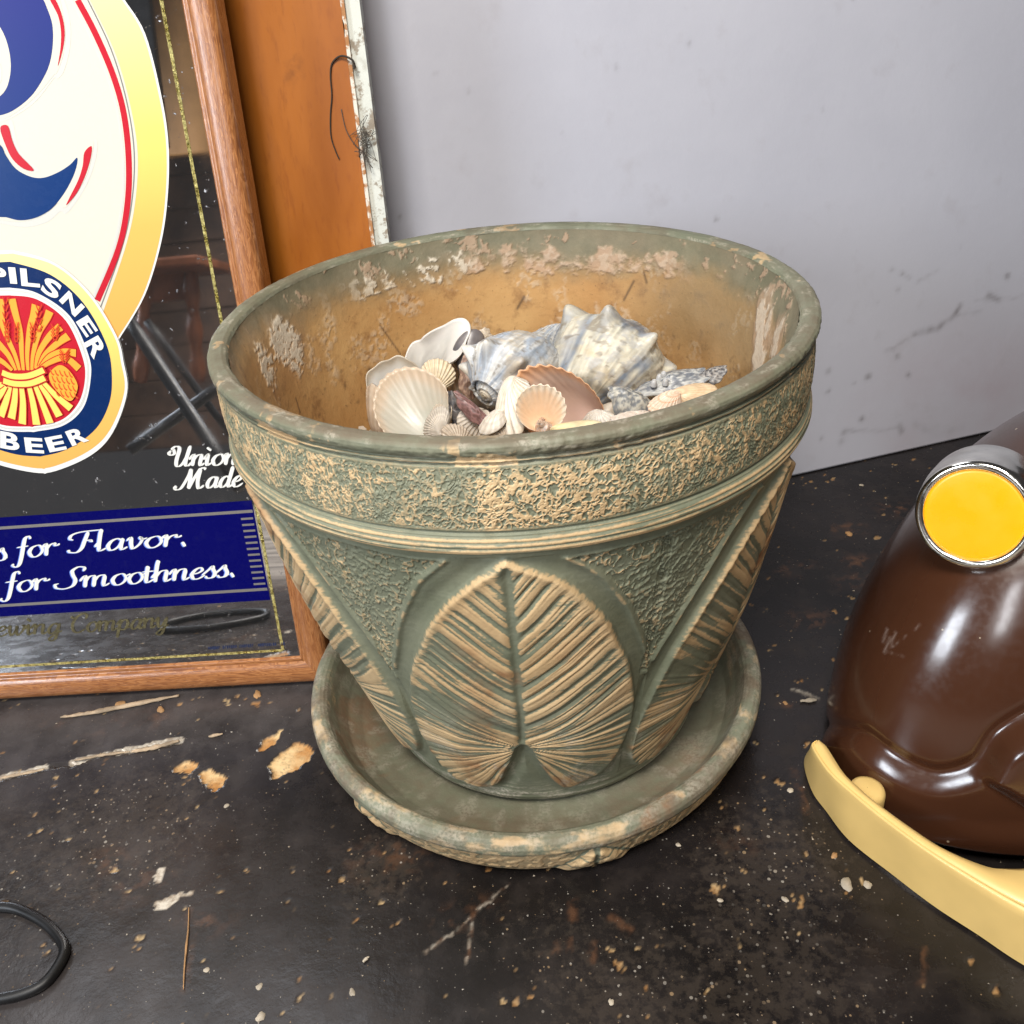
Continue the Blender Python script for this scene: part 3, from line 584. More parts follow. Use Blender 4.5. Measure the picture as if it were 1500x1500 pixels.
lines_ = [ribbon([(gu, gb), (gu, 200), (gu, 540)], 1.9), ribbon([(2*UC-gu, gb), (UC, gb), (gu, gb)], 1.7), ribbon([(2*UC-gu, gb), (2*UC-gu, 540)], 1.9)]
strokes('gold_pinstripe', lines_, 2, M_glit)
letters('maker_line', [(ch, (306+i*3.05, 951.5-i*.19), (306+i*3.05, 947.2-i*.19), 1.0) for i, ch in enumerate('Miller Brewing Company, Milwaukee, WI') if ch not in ' ,'], 3, I_text)

# ================================================================== varnished board behind the mirror
BD = -54.0
ub = uv(549, 358, BD)[0]; bt_ = 12.0
t = NT('orange_varnished_board')
v1 = t.noise(3.0, 4, .5, t.map(None, (9, 9, 1.0)), .8); v2 = t.noise(5, 5, .6, t.map(None, (60, 60, 3))); v3 = t.noise(26, 5, .6)
c = t.mix(t.rng(v1, .3, .7), (0.29, 0.085, 0.008), (0.40, 0.13, 0.016))
c = t.mix(t.math('MULTIPLY', t.rng(v2, .5, .75), .4), c, (0.20, 0.05, 0.007)); c = t.mix(t.math('MULTIPLY', t.rng(v3, .62, .78), .6), c, (0.10, 0.03, 0.01))
M_board = t.out(c, t.rng(v3, .3, .7, .3, .42), t.bump(v2, .08, .0006), Specular_IOR_Level=.25)
t = NT('chipped_edge_paint'); v3 = t.noise(60, 5, .7); v4 = t.noise(14, 4)
M_edge = t.out(t.mix(t.rng(v3, .52, .6), t.mix(v4, (.46, .48, .43), (.60, .61, .56)), (.24, .20, .15)), .65, t.bump(v3, .5, .001))
t = NT('chipped_corner'); v3 = t.noise(90, 5, .7)
M_corner = t.out(t.mix(t.rng(v3, .46, .56), (.62, .58, .50), (.34, .15, .05)), .7, t.bump(v3, .8, .001))
board = empty('wooden_board', uvp(ub-60, 0, BD)); tag(board, 'orange varnished wooden board leaning behind the framed mirror', 'board')
vb0 = (K0/MM+0.3+(abs(BD)+bt_)*EN[2])/E2[2]-K0/MM/E2[2]
vb0 = ((abs(BD)+bt_)*EN[2]-K0/MM)/E2[2]+0.3
def bslab(name, u0, u1, d0, d1, m, nv=90, jag=0.0):
    vv = np.linspace(vb0, 600, nv); rows = []
    for i, v in enumerate(vv):
        j = jag*(noise(v*.13, 3.3, 5)-.35)
        rows.append([uvp(u0-j, v, d0), uvp(u0-j, v, d1), uvp(u1, v, d1), uvp(u1, v, d0)])
    R = np.array(rows); f = grid_faces(nv, 4, True).reshape(-1, 4)
    caps = np.array([(0, 1, 2, 3), ((nv-1)*4+3, (nv-1)*4+2, (nv-1)*4+1, (nv-1)*4)])
    return mesh_np(name, R.reshape(-1, 3), np.concatenate([f, caps]), m, board, smooth_shade=False)
bslab('board_panel', ub-110, ub-2.2, BD-bt_, BD, M_board, 40)
bslab('chipped_corner', ub-2.2, ub, BD-3.0, BD-.25, M_corner, 200, 2.0)
bslab('painted_edge', ub-1.8, ub+8.5, BD-bt_, BD-3.2, M_edge, 60)
def brd(x, y, d=0.5): return on_plane(x, y, EN, EN@A0+(BD+d)*MM)
thr = catmull([brd(x, y, d) for x, y, d in ((520, 100, 2), (516, 88, 3), (500, 82, 2), (487, 92, 1), (484, 110, 1), (486, 140, .8), (484, 170, .8), (485, 200, .8), (492, 222, .8), (497, 233, .8))], 8)
V_, f_ = tube(thr, (0.7+0.9*np.exp(-np.linspace(0, 5, len(thr))))*MM*.6, 6)
thread = mesh_np('thread', V_, f_, plain('dark_thread', (.03, .022, .016), .9), None)
tag(thread, 'dark curled thread stuck to the orange wooden board', 'thread')
V_, f_ = tube(catmull([brd(x, y, d) for x, y, d in ((500, 160, .6), (507, 190, .6), (520, 212, .8), (533, 224, 1), (540, 238, 2), (546, 246, 2))], 6), .28*MM, 5)
fv = [V_]; ff = [f_[0]]; ft = [f_[1]]; k0 = len(V_)
for i in range(26):
    bx, by = 536+rng.normal()*6, 215+rng.normal()*17
    pts = [brd(bx, by, 1.2)]
    for j in range(4): pts.append(brd(bx+rng.normal()*5*(j+1)*.5, by+rng.normal()*7*(j+1)*.5, 1.5+rng.random()*2))
    a_, b_2 = tube(catmull(pts, 4), .16*MM, 4); fv.append(a_); ff.append(b_2[0]+k0); ft.append(b_2[1]+k0); k0 += len(a_)
lint = mesh_np('lint', np.concatenate(fv), [np.concatenate(ff), np.concatenate(ft)], plain('grey_lint', (.07, .06, .05), .95))
tag(lint, 'grey tuft of cobweb lint on the chipped board edge', 'lint')

# ================================================================== terracotta pot with leaf relief, and its saucer
t = NT('green_glazed_terracotta')
o = t.obj(); n1 = t.noise(16, 5); n2 = t.noise(130, 4); n3 = t.noise(600, 3, .6)
br_ = t.noise(40, 4, .6, t.map(o, (1, 1, 9)))
green = t.mix(t.rng(n1, .3, .7), (0.132, 0.145, 0.095), (0.186, 0.194, 0.132)); green = t.mix(t.math('MULTIPLY', t.rng(br_, .5, .75), .4), green, (0.235, 0.245, 0.175))
green = t.mix(t.math('MULTIPLY', t.rng(n2, .52, .72), .35), green, (0.085, 0.092, 0.060))
buff = t.mix(t.rng(n1, .3, .7), (0.50, 0.335, 0.170), (0.60, 0.43, 0.235)); buff = t.mix(t.math('MULTIPLY', t.rng(n2, .55, .8), .4), buff, (0.32, 0.20, 0.10))
wv_ = t.math('ADD', t.attr('wear'), t.math('ADD', t.math('MULTIPLY_ADD', n3, .5, -.25), t.math('MULTIPLY_ADD', n2, .3, -.15)))
col = t.mix(t.math('MULTIPLY', t.rng(wv_, .28, .74), .93), green, buff)
col = t.mix(t.math('MULTIPLY', t.attr('rust'), t.rng(n2, .3, .65, .25, .9)), col, (0.25, 0.095, 0.03))
col = t.mix(t.math('MULTIPLY', t.attr('dirt'), t.rng(n2, .25, .6, .4, 1.0)), col, (0.135, 0.105, 0.07))
col = t.mix(t.math('MULTIPLY', t.attr('dust'), t.rng(n3, .35, .6, .1, .9)), col, (0.44, 0.40, 0.32))
M_pot = t.out(col, t.rng(n2, .3, .7, .55, .72), t.bump(n3, .35, .0006, t.bump(n2, .25, .0012)))
t = NT('raw_terracotta_inside')
o = t.obj(); n1 = t.noise(14, 5, .6); n2 = t.noise(70, 5, .65); n3 = t.noise(420, 4, .65)
gold = t.mix(t.rng(n1, .3, .7), (0.40, 0.210, 0.070), (0.52, 0.315, 0.125)); gold = t.mix(t.math('MULTIPLY', t.rng(n2, .5, .72), .65), gold, (0.20, 0.092, 0.03))
gold = t.mix(t.math('MULTIPLY', t.rng(n3, .62, .72), .6), gold, (0.10, 0.05, 0.02))
grn = t.mix(t.rng(n2, .3, .7), (0.120, 0.113, 0.070), (0.175, 0.158, 0.10)); grn = t.mix(t.math('MULTIPLY', t.rng(n1, .42, .7), .6), grn, (0.20, 0.155, 0.10))
col = t.mix(t.attr('green'), gold, grn)
col = t.mix(t.math('MULTIPLY', t.attr('pink'), .78), col, t.mix(n2, (0.36, 0.21, 0.13), (0.52, 0.37, 0.26)))
col = t.mix(t.math('MULTIPLY', t.attr('white'), t.rng(n3, .3, .55, .55, 1.0)), col, (0.64, 0.58, 0.47))
col = t.mix(t.attr('dark'), col, (0.05, 0.028, 0.015))
M_inside = t.out(col, .72, t.bump(n3, .4, .0006, t.bump(t.math('ADD', t.math('ADD', t.attr('pink'), t.attr('white')), n2), .5, .0012)))

def resample(prof, counts):
    """profile polyline with a given number of rows per piece"""
    out = [np.array(prof[0])]
    for (a, b), c in zip(zip(prof[:-1], prof[1:]), counts):
        for k in range(1, c+1): out.append(np.array(a)+(np.array(b)-np.array(a))*k/c)
    return np.array(out)
TH = np.radians(np.concatenate([np.arange(-100, 100, 0.155), np.arange(100, 260, 0.9)]))
NC = len(TH)
WZ0, WZ1, WR0, WR1 = 0.10, 1.425, 0.640, 0.972
def wall_r(z): 
    s = (z-WZ0)/(WZ1-WZ0); return WR0+(WR1-WR0)*s+0.018*np.sin(np.pi*np.clip(s, 0, 1))
def on_wall(x, y):
    """(angle, height) on the pot's outer wall seen at a point of the photograph"""
    d = ray(x, y); k = (WR1-WR0)/(WZ1-WZ0)
    a0 = WR0+0.012+k*(CAM[2]-WZ0); b = k*d[2]
    A = d[0]**2+d[1]**2-b*b; B = 2*(CAM[0]*d[0]+CAM[1]*d[1]-a0*b); D = CAM[0]**2+CAM[1]**2-a0*a0
    q = max(B*B-4*A*D, 0); P = CAM+d*((-B-math.sqrt(q))/(2*A)); return math.atan2(P[0], -P[1]), P[2]
wall = resample([(.585, .065), (.625, .075), (WR0, WZ0)], [3, 4])
wz = np.linspace(WZ0, WZ1, 330)[1:]; wall = np.concatenate([wall, np.stack([wall_r(wz), wz], -1)])
mould = resample([(WR1, WZ1), (.982, 1.432), (.994, 1.440), (.999, 1.452), (.998, 1.470), (.992, 1.486), (.986, 1.494), (.979, 1.499), (.978, 1.503), (.984, 1.508)], [3, 4, 4, 5, 5, 3, 3, 2, 3])[1:]
bz = np.linspace(1.508, 1.704, 120)[1:]; bandp = np.stack([.984+.006*np.sin(np.pi*(bz-1.508)/.196)+.003*(bz-1.508)/.196, bz], -1)
lip = resample([(.987, 1.704), (.980, 1.709), (.980, 1.712), (.988, 1.716), (.989, 1.721), (.981, 1.725), (.981, 1.728), (.990, 1.733), (.997, 1.742), (1.001, 1.754), (.999, 1.765), (.990, 1.773), (.975, 1.776), (.953, 1.775), (.940, 1.769), (.934, 1.758)], [2, 2, 3, 3, 3, 2, 4, 4, 4, 4, 4, 5, 6, 4, 4])[1:]
PR = np.concatenate([wall, mould, bandp, lip]); NR = len(PR)
kw, km, kb = len(wall), len(wall)+len(mould), len(wall)+len(mould)+len(bandp)
R = np.repeat(PR[:, :1], NC, 1); Zg = np.repeat(PR[:, 1:], NC, 1); T = np.repeat(TH[None], NR, 0)
relief = np.zeros_like(R); wear = np.zeros_like(R); rust = np.zeros_like(R); dust = np.zeros_like(R); dirt = np.zeros_like(R); leafid = np.zeros(R.shape, int)
XX = T*0.95
# hammered band
b = np.s_[km:kb]
x_, z_ = XX[b], Zg[b]
qx = x_+.010*(noise(x_*30, z_*30, 41)-.5); qz = z_+.012*(noise(x_*30, z_*30, 42)-.5)
side = np.clip(abs(T[b]-np.radians(2))/1.2, 0, 1)
def worm(u, v, s, wd=.085):
    n_ = .75*noise(u, v, s)+.25*noise(u*2.1, v*2.1, s+7); return smooth(wd, wd*.35, abs(n_-.5))
wa_ = np.maximum(worm(qx*84, qz*70, 43, .13), .85*worm(qx*76+50, qz*64, 143, .11)); wb_ = np.maximum(worm(qx*92+qz*18, qz*30, 44, .13), .85*worm(qx*96, qz*36, 144, .11))
hgt = wa_*(1-side)+wb_*side
edge = smooth(1.512, 1.520, z_)*smooth(1.700, 1.692, z_)
relief[b] += (.0046*hgt*edge)-.003*edge+.002*edge*(noise(x_*90, z_*90, 45)-.5)
flat = np.exp(-((T[b]-np.radians(-5.5))/.02)**2)                       # mould seam at the front, rubbed smooth
patch = fbm(x_*4, z_*5, 46)
brush = noise(x_*12, z_*230, 47)
wear[b] = hgt*edge*(.42+.60*noise(x_*26, z_*26, 48)+.7*(patch-.5))*(1-.08*side)+(1-edge)*.40+.10*(brush-.5)+.45*flat*(brush > .4)
# moulding: dry-brushed with long streaks
m = np.s_[kw:km]
brush = noise(XX[m]*5, Zg[m]*420, 51)*.7+.3*noise(XX[m]*22, Zg[m]*600, 52)
wear[m] = .80*smooth(.38, .66, brush+.20*smooth(.984, .997, R[m])-.02+.15*(fbm(XX[m]*3, Zg[m]*0, 5)-.5))*.95*smooth(.976, .990, R[m])+.1
wear[m] *= .82
for zc_ in (1.458, 1.474, 1.489): relief[m] -= .0045*np.exp(-((Zg[m]-zc_)/.0028)**2); wear[m] *= 1-.7*np.exp(-((Zg[m]-zc_)/.0032)**2)
# lip
l = np.s_[kb:]
brush = noise(XX[l]*8, Zg[l]*500, 53); ch = fbm(XX[l]*14, Zg[l]*14+R[l]*14, 54)
lowb = smooth(1.735, 1.715, Zg[l])
wear[l] = lowb*smooth(.35, .6, brush)*.8*smooth(.980, .987, R[l])+.65*smooth(.66, .72, ch+.05*smooth(1.75, 1.73, Zg[l]))
top = smooth(1.762, 1.774, Zg[l]); dirt[l] = .75*top*(.5+.8*fbm(XX[l]*6, R[l]*30, 55))*smooth(.5, .0, abs(abs(T[l])-0)/3.2-.2)+.15
dust[l] = .5*smooth(.55, .8, fbm(XX[l]*20, R[l]*60+Zg[l]*60, 56))
dirt[l] = np.maximum(dirt[l], .55*smooth(.45, .65, fbm(XX[l]*5, Zg[l]*9, 155)))
relief[l] += .005*(fbm(XX[l]*12, Zg[l]*30+R[l]*30, 57)-.5)+.0045*(noise(XX[l]*70, Zg[l]*70+R[l]*70, 58)-.5)*smooth(.3, .6, fbm(XX[l]*3, Zg[l], 59))
# --- leaf relief: outline, midrib and arch traced on the front leaf, repeated six times round the wall
zA = lambda pts: [(380+x*.5333, 660+y*.5336) for x, y in pts]
TC = math.radians(-6.5); XS = 0.80
def loc(pts): return np.array([((a-TC)*XS, z) for a, z in (on_wall(*p) for p in zA(pts))])
leaf_o = catmull(loc([(655, 322), (610, 352), (560, 380), (515, 415), (470, 460), (435, 520), (412, 580), (405, 640), (415, 710), (440, 780), (480, 845), (530, 900), (590, 930), (640, 934), (672, 915), (696, 868), (713, 822), (735, 824), (765, 870), (800, 915), (842, 934), (900, 910), (955, 872), (1000, 800), (1024, 720), (1024, 640), (1010, 580), (985, 525), (945, 465), (890, 410), (830, 374), (760, 350), (705, 335)]), 4, True)
mid_o = loc([(655, 330), (668, 400), (682, 480), (696, 560), (706, 640), (714, 730), (720, 815)])
arcL = catmull(loc([(368, 610), (372, 560), (385, 480), (415, 405), (455, 360), (492, 336)]), 5); arcR = catmull(loc([(1056, 620), (1052, 570), (1025, 495), (975, 420), (910, 360), (832, 324)]), 5)
notch = mid_o[-1]; tip = mid_o[0]
def sdist(px_, py_, P, closed=True):
    D = np.full(px_.shape, 9.0); ins = np.zeros(px_.shape, bool)
    n = len(P)
    for i in range(n if closed else n-1):
        a = P[i]; b2 = P[(i+1) % n]; d = b2-a; tt = np.clip(((px_-a[0])*d[0]+(py_-a[1])*d[1])/(d@d+1e-12), 0, 1)
        D = np.minimum(D, np.hypot(px_-a[0]-tt*d[0], py_-a[1]-tt*d[1]))
        if closed: ins ^= ((a[1] > py_) != (b2[1] > py_)) & (px_ < (b2[0]-a[0])*(py_-a[1])/(b2[1]-a[1]+1e-12)+a[0])
    return np.where(ins, D, -D) if closed else D
H_ = tip[1]-notch[1]
for li in range(6):
    c0 = TC+li*math.pi/3
    dT = (TH-c0+math.pi) % (2*math.pi)-math.pi
    cols = np.where(abs(dT) < math.radians(31))[0]
    ix = np.ix_(np.arange(kw), cols)
    x = np.repeat((dT[cols]*XS)[None], kw, 0); z = Zg[ix]
    x = x+.004*(noise(x*9+li*3, z*9, 61)-.5)*2; zz = z+.004*(noise(x*9+li*5, z*9, 62)-.5)*2
    sd = sdist(x, zz, leaf_o)
    # midrib frame
    xm = np.interp(zz, mid_o[::-1, 1], mid_o[::-1, 0]); per = x-xm; s = np.sign(per)
    below = zz < notch[1]; per = np.where(below, x-notch[0], per)
    al = zz-notch[1]; ap = abs(per)
    psi = np.arctan2(ap, al); p0 = math.radians(54)
    h = np.clip(al, 0, H_)
    for _ in range(12):
        be_ = p0-(p0-math.radians(26))*np.clip(h/H_, 0, 1); h = .5*h+.5*(al-ap/np.tan(be_)*(1+.22*ap/.3-.1))
    vc = np.where(psi < p0, np.clip(h/H_, 0, 2)*12.0, -(psi-p0)/math.radians(118)*10.0)+np.where(per > 0, .35, 0)
    rad_ = np.hypot(ap, al)
    vw = vc+.10*(noise(vc*1.0+li*7, rad_*2+s*4, 63)-.5)+.3*(noise(vc*.7+s*11, 0*vc+li, 163)-.5)
    fr = vw-np.floor(vw); tri_ = 1-abs(2*fr-1)                        # 0 in the grooves, 1 on the ridges
    pleat = np.clip(tri_*1.9, 0, 1)**.8*(1-.45*np.exp(-((fr-.62)/.07)**2)*smooth(.06, .14, ap))
    stri = noise(vw*3.2+s*9, rad_*3.2, 64)*.5+.5*noise(vw*7+s*5, rad_*4, 65)
    ins = smooth(0.0, .022, sd)
    fade = smooth(.0, .05, sd); midf = smooth(.004, .030, ap)
    rib = np.exp(-(per/.011)**2)*(al > -.01)*(zz < tip[1]-.02)
    pa = 1-.42*smooth(.09, .26, ap); rel = ins*(.016+.014*smooth(0, .28, sd))+fade*midf*(.0075*(pleat-.45)*pa+.0055*(stri-.5)*(1.5-.8*pa))-.007*rib*fade
    # rolled edge along the upper outline and the green channel round the leaf
    upper = smooth(notch[1]-.1, tip[1], zz)
    rim_ = np.exp(-((sd-.022)/.016)**2); rel += .007*rim_*(.12+.88*upper)
    chan = np.exp(-((sd+.025)/.024)**2); rel -= .007*chan*(zz < tip[1])
    arc = np.minimum(sdist(x, zz, arcL, False), sdist(x, zz, arcR, False))
    rel += .0075*np.exp(-(arc/.0085)**2)
    horiz = noise(x*7+li, z*190, 66)*.65+.35*noise(x*24, z*320, 67)   # horizontal dry-brush strokes
    big = fbm(x*5+li*3, z*5, 68)
    wl = fade*((pleat*pa+(1-pa)*.62)*(.22+1.10*smooth(.28, .68, stri))*(.50+1.0*horiz)*(1.22+.9*(big-.5)+.12*(s > 0))-.08)+rim_*(.10*horiz+.85*upper*(.4+horiz))*.9
    wl = wl*(1-rib)*(1-.6*np.exp(-(per/.016)**2)*(zz < tip[1]-.03))
    wl = np.where(sd > -.006, wl, 0)
    wa = .55*np.exp(-(arc/.009)**2)*smooth(.38, .62, noise(x*30, z*30, 69))
    relief[ix] += rel; wear[ix] = np.maximum(wear[ix], np.maximum(wl, wa))
    rust[ix] = np.maximum(rust[ix], ins*(.9*smooth(.56, .70, fbm(x*6+li, z*6, 70))*np.exp(-(ap/.14)**2)+.7*smooth(notch[1]-.03, notch[1]-.16, zz)*smooth(.42, .6, fbm(x*9, z*9, 71))))
    leafid[ix] = np.where(sd > .0, li+1, leafid[ix])
    # hammered spandrels between the leaves
    if True:
        half = math.pi/6*XS
        aL = np.interp(zz, np.sort(arcL[:, 1]), arcL[np.argsort(arcL[:, 1]), 0]); aR = np.interp(zz, np.sort(arcR[:, 1]), arcR[np.argsort(arcR[:, 1]), 0])
        zt = np.where(x < 0, arcL[-1, 1], arcR[-1, 1]); outside = np.where(x < 0, smooth(0.010, .020, aL-x), smooth(.010, .020, x-aR))*smooth(min(arcL[0, 1], arcR[0, 1])+.0, min(arcL[0, 1], arcR[0, 1])+.03, zz)*smooth(.004, -.006, zz-zt)
        wd = x+c0*XS
        tex = np.maximum(worm(wd*48+.6*noise(wd*20, z*20, 72), z*44, 73), .7*worm(wd*40, z*46, 173, .05))
        relief[ix] += outside*(.0042*tex-.006); wear[ix] = np.maximum(wear[ix], outside*tex*(.20+.75*fbm(wd*6, z*6, 74)-.05))
        tl = np.exp(-((zz-zt)/.005)**2)*np.where(x < 0, x < arcL[-1, 0], x > arcR[-1, 0]); relief[ix] += .005*tl; wear[ix] = np.maximum(wear[ix], .38*tl)
wz_ = np.s_[:kw]
foot = smooth(.24, .12, Zg[wz_]); ln = noise(XX[wz_]*3, Zg[wz_]*130, 75)
relief[wz_] += foot*.004*(ln-.5); dust[wz_] = np.maximum(1.1*foot*smooth(.3, .7, ln)*smooth(.30, .55, fbm(XX[wz_]*7, Zg[wz_]*20, 76)), .5*smooth(.6, .75, fbm(XX[wz_]*11, Zg[wz_]*11, 77))*smooth(.9, .3, Zg[wz_]))
wear[wz_] += .10*(fbm(XX[wz_]*8, Zg[wz_]*60, 78)-.5)
relief += .0022*(fbm(XX*5, Zg*5, 79)-.5)
pot = empty('flower_pot', (0, 0, 0), (-0.01479, 0.01184, 0)); tag(pot, 'large green terracotta flower pot with leaf relief holding seashells', 'flower pot')
Rr = R+relief
V = np.stack([Rr*np.sin(T), -Rr*np.cos(T), Zg], -1)
Nn = grid_normals(V, True)
F4 = grid_faces(NR, NC, True)
at = dict(wear=np.clip(wear, 0, 1.2), rust=np.clip(rust, 0, 1), dust=np.clip(dust, 0, 1), dirt=np.clip(dirt, 0, 1))
fl_ = leafid[:-1]; 
Fw = F4[:kw-1]; idw = fl_[:kw-1]
sub_mesh('wall', V, Fw[idw == 0], M_pot, pot, at, Nn)
for li in range(6): sub_mesh('leaf_relief', V, Fw[idw == li+1], M_pot, pot, at, Nn)
sub_mesh('moulding', V, F4[kw-1:km-1].reshape(-1, 4), M_pot, pot, at, Nn)
sub_mesh('hammered_band', V, F4[km-1:kb-1].reshape(-1, 4), M_pot, pot, at, Nn)
sub_mesh('lip', V, F4[kb-1:].reshape(-1, 4), M_pot, pot, at, Nn)
# inside of the pot
IR1, IZ1, IR0, IZ0 = .934, 1.758, .60, .16
def inner_r(z): 
    s = np.clip((IZ1-z)/(IZ1-IZ0), 0, 1); return IR1+(IR0-IR1)*s-.014*smooth(0, .06, s)*smooth(.3, .06, s)
def on_inner(x, y):
    d = ray(x, y); k = (IR1-IR0)/(IZ1-IZ0); a0 = IR0+k*(CAM[2]-IZ0); b = k*d[2]
    A = d[0]**2+d[1]**2-b*b; B = 2*(CAM[0]*d[0]+CAM[1]*d[1]-a0*b); D = CAM[0]**2+CAM[1]**2-a0*a0
    q = max(B*B-4*A*D, 0); P = CAM+d*((-B+math.sqrt(q))/(2*A)); return math.atan2(P[0], P[1]), P[2]      # angle from the back
iz = np.concatenate([np.linspace(IZ1, 1.05, 170), np.linspace(1.05, IZ0, 25)[1:]])
phi = np.radians(np.concatenate([np.arange(-130, 130, .35), np.arange(130, 230, 2.5)]))
PH, IZ = np.meshgrid(phi, iz); px_ = PH*.9
zw = IZ+.05*(fbm(px_*9, IZ*9, 81)-.5)
line_p = np.array([on_inner(*q) for q in ((330, 520), (400, 470), (480, 432), (520, 420), (560, 408), (600, 398), (650, 388), (700, 378), (760, 374), (830, 380), (900, 378), (940, 380), (990, 390), (1030, 402), (1080, 430), (1120, 455))]); line_p = line_p[np.argsort(line_p[:, 0])]
zl = np.interp(PH, line_p[:, 0], line_p[:, 1])
gr = smooth(-.13, .07, zw-zl+.0+.05*(fbm(px_*20, IZ*20, 191)-.5))
right_s = smooth(.35, 1.0, PH); gr = np.maximum(gr, .55*right_s*smooth(-.5, -.1, zw-zl))
cr1 = fbm(px_*16, IZ*16, 82, 5)
cr1 = .6*cr1+.4*fbm(px_*44, IZ*50, 182, 5)
crust = .85*smooth(.42, .60, cr1-8*np.maximum(abs(zw-zl+.005)-.034, 0)+.02)
crust *= smooth(-.85, -.62, PH)*smooth(.98, .75, PH)
ctr = smooth(-.25, -.1, PH)
pink_ = crust*np.clip(.15+ctr+.0*PH, 0, 1); white_ = crust*(1-ctr*.75)*smooth(.45, .55, fbm(px_*40, IZ*40, 83))
def ib(x, y, r, az=1.0):
    a, z = on_inner(x, y); return np.exp(-(((PH-a)*.9/r)**2+((IZ-z)/(r*az))**2))
ed = np.clip(ib(415, 520, .10, 1.2)+ib(375, 545, .08, 1.5)+ib(395, 500, .07), 0, 1)
white_ = np.maximum(white_, smooth(.40, .70, ed*(.15+1.25*fbm(px_*46+IZ*30, IZ*60-px_*26, 84, 5)))*.85); pink_ = np.maximum(pink_, .25*ed)
er = np.clip(ib(1120, 455, .09, 1.4)+ib(1140, 500, .08, 1.6)+ib(1110, 530, .08, 1.5), 0, 1)
pink_ = np.maximum(pink_, .6*smooth(.42, .68, er*(.35+fbm(px_*26, IZ*14, 85, 5)))); white_ = np.maximum(white_, .55*smooth(.52, .70, er*(.25+fbm(px_*40, IZ*24, 86, 5))))
faint = smooth(.56, .72, fbm(px_*12, IZ*9, 87, 5))*smooth(1.25, 1.4, IZ)*(1-gr); white_ = np.maximum(white_, .30*faint*smooth(.4, .6, fbm(px_*60, IZ*60, 187, 3)))
spots = smooth(.62, .66, fbm(px_*18, IZ*18, 92, 4))*smooth(-.02, .04, zw-zl); pink_ = np.maximum(pink_, .7*spots*smooth(.4, .55, fbm(px_*50, IZ*50, 193, 3)))
dark_ = np.zeros_like(PH)
for (p1, p2), wd in ((((762, 432), (752, 450)), .006), (((925, 408), (910, 436)), .006), (((548, 478), (580, 520)), .004), (((535, 545), (540, 565)), .014), (((425, 590), (432, 610)), .005), (((940, 395), (944, 410)), .006)):
    a1, a2 = np.array(on_inner(*p1)), np.array(on_inner(*p2)); d = a2-a1; tt = np.clip(((PH-a1[0])*d[0]+(IZ-a1[1])*d[1])/(d@d), 0, 1)
    dark_ = np.maximum(dark_, .75*np.exp(-(np.hypot(PH-a1[0]-tt*d[0], IZ-a1[1]-tt*d[1])/wd)**2))
dark_ = np.maximum(dark_, .7*smooth(.66, .80, fbm(px_*34, IZ*34, 88, 5))*smooth(1.5, 1.35, IZ)*.6)
ir = inner_r(IZ)-.0025*np.clip(pink_+white_, 0, 1)+.004*(fbm(px_*6, IZ*6, 89)-.5)
Vi = np.stack([ir*np.sin(PH), ir*np.cos(PH), IZ], -1)
f = grid_faces(len(iz), len(phi), True).reshape(-1, 4)[:, ::-1]
cen = np.array([[0, 0, IZ0-.01]]); last = (len(iz)-1)*len(phi); c_ = np.arange(len(phi))
tri_f = np.stack([np.full(len(phi), Vi.reshape(-1, 3).shape[0]), last+c_, last+(c_+1) % len(phi)], -1)
app = lambda a: np.concatenate([a.ravel(), [0]])
mesh_np('inner_wall', np.concatenate([Vi.reshape(-1, 3), cen]), [f, tri_f], M_inside, pot, dict(green=app(gr), pink=app(pink_), white=app(white_), dark=app(dark_)), local=True)

# ---- saucer
sau = empty('saucer', (-.022, -.0335, 0)); tag(sau, 'round green terracotta saucer with a dusty rim under the pot', 'saucer')
sp_ = [(0, .055), (.55, .055), (.66, .058), (.735, .075), (.79, .11), (.825, .165), (.848, .215), (.858, .236), (.870, .247), (.886, .252), (.904, .249), (.918, .238), (.925, .222), (.925, .200), (.920, .186), (.910, .178), (.900, .174), (.897, .166), (.893, .13), (.874, .07), (.846, .022), (.825, .004), (.80, 0), (0, 0)]
sct = [2, 4, 6, 8, 8, 8, 5, 5, 5, 5, 5, 5, 5, 5, 4, 4, 3, 12, 14, 10, 4, 2, 1]
SP = resample(sp_, sct); cum = np.concatenate([[0], np.cumsum(sct)])
sth = np.radians(np.concatenate([np.arange(-110, 110, .3), np.arange(110, 250, 1.0)])); ncs = len(sth)
R = np.repeat(SP[:, :1], ncs, 1); Zg = np.repeat(SP[:, 1:], ncs, 1); T = np.repeat(sth[None], len(SP), 0); x = T*.9; arcl = np.concatenate([[0], np.cumsum(np.hypot(*np.diff(SP, axis=0).T))])[:, None]+0*T
wear = .28*fbm(x*9, arcl*30, 91)+.14*smooth(.5, .7, fbm(x*4, arcl*6, 93)); dust = np.zeros_like(R); rust = np.zeros_like(R); dirt = np.zeros_like(R); rel = .0018*(fbm(x*6, arcl*6, 94)-.5)+.0015*(noise(x*50, arcl*50, 95)-.5)
row = np.arange(len(SP))[:, None]
rim = ((row >= cum[6]) & (row <= cum[16]))*np.ones_like(R); inn = (row < cum[6])*np.ones_like(R); outw = (row > cum[16])*np.ones_like(R)
dust += rim*(.08+1.0*np.clip(fbm(x*16, arcl*22, 96, 5)-.40, 0, 1)*1.6); wear += rim*(.36*smooth(.52, .72, fbm(x*9, arcl*22, 97, 5))+.06+.40*(noise(x*34, arcl*34, 197)-.45))
rust += rim*.8*smooth(.50, .62, fbm(x*5+9, arcl*9, 98))*smooth(-.2, .6, T); dirt += rim*(.15+.75*smooth(-.1, .8, abs(T)))*smooth(.35, .65, fbm(x*14, arcl*14, 99))
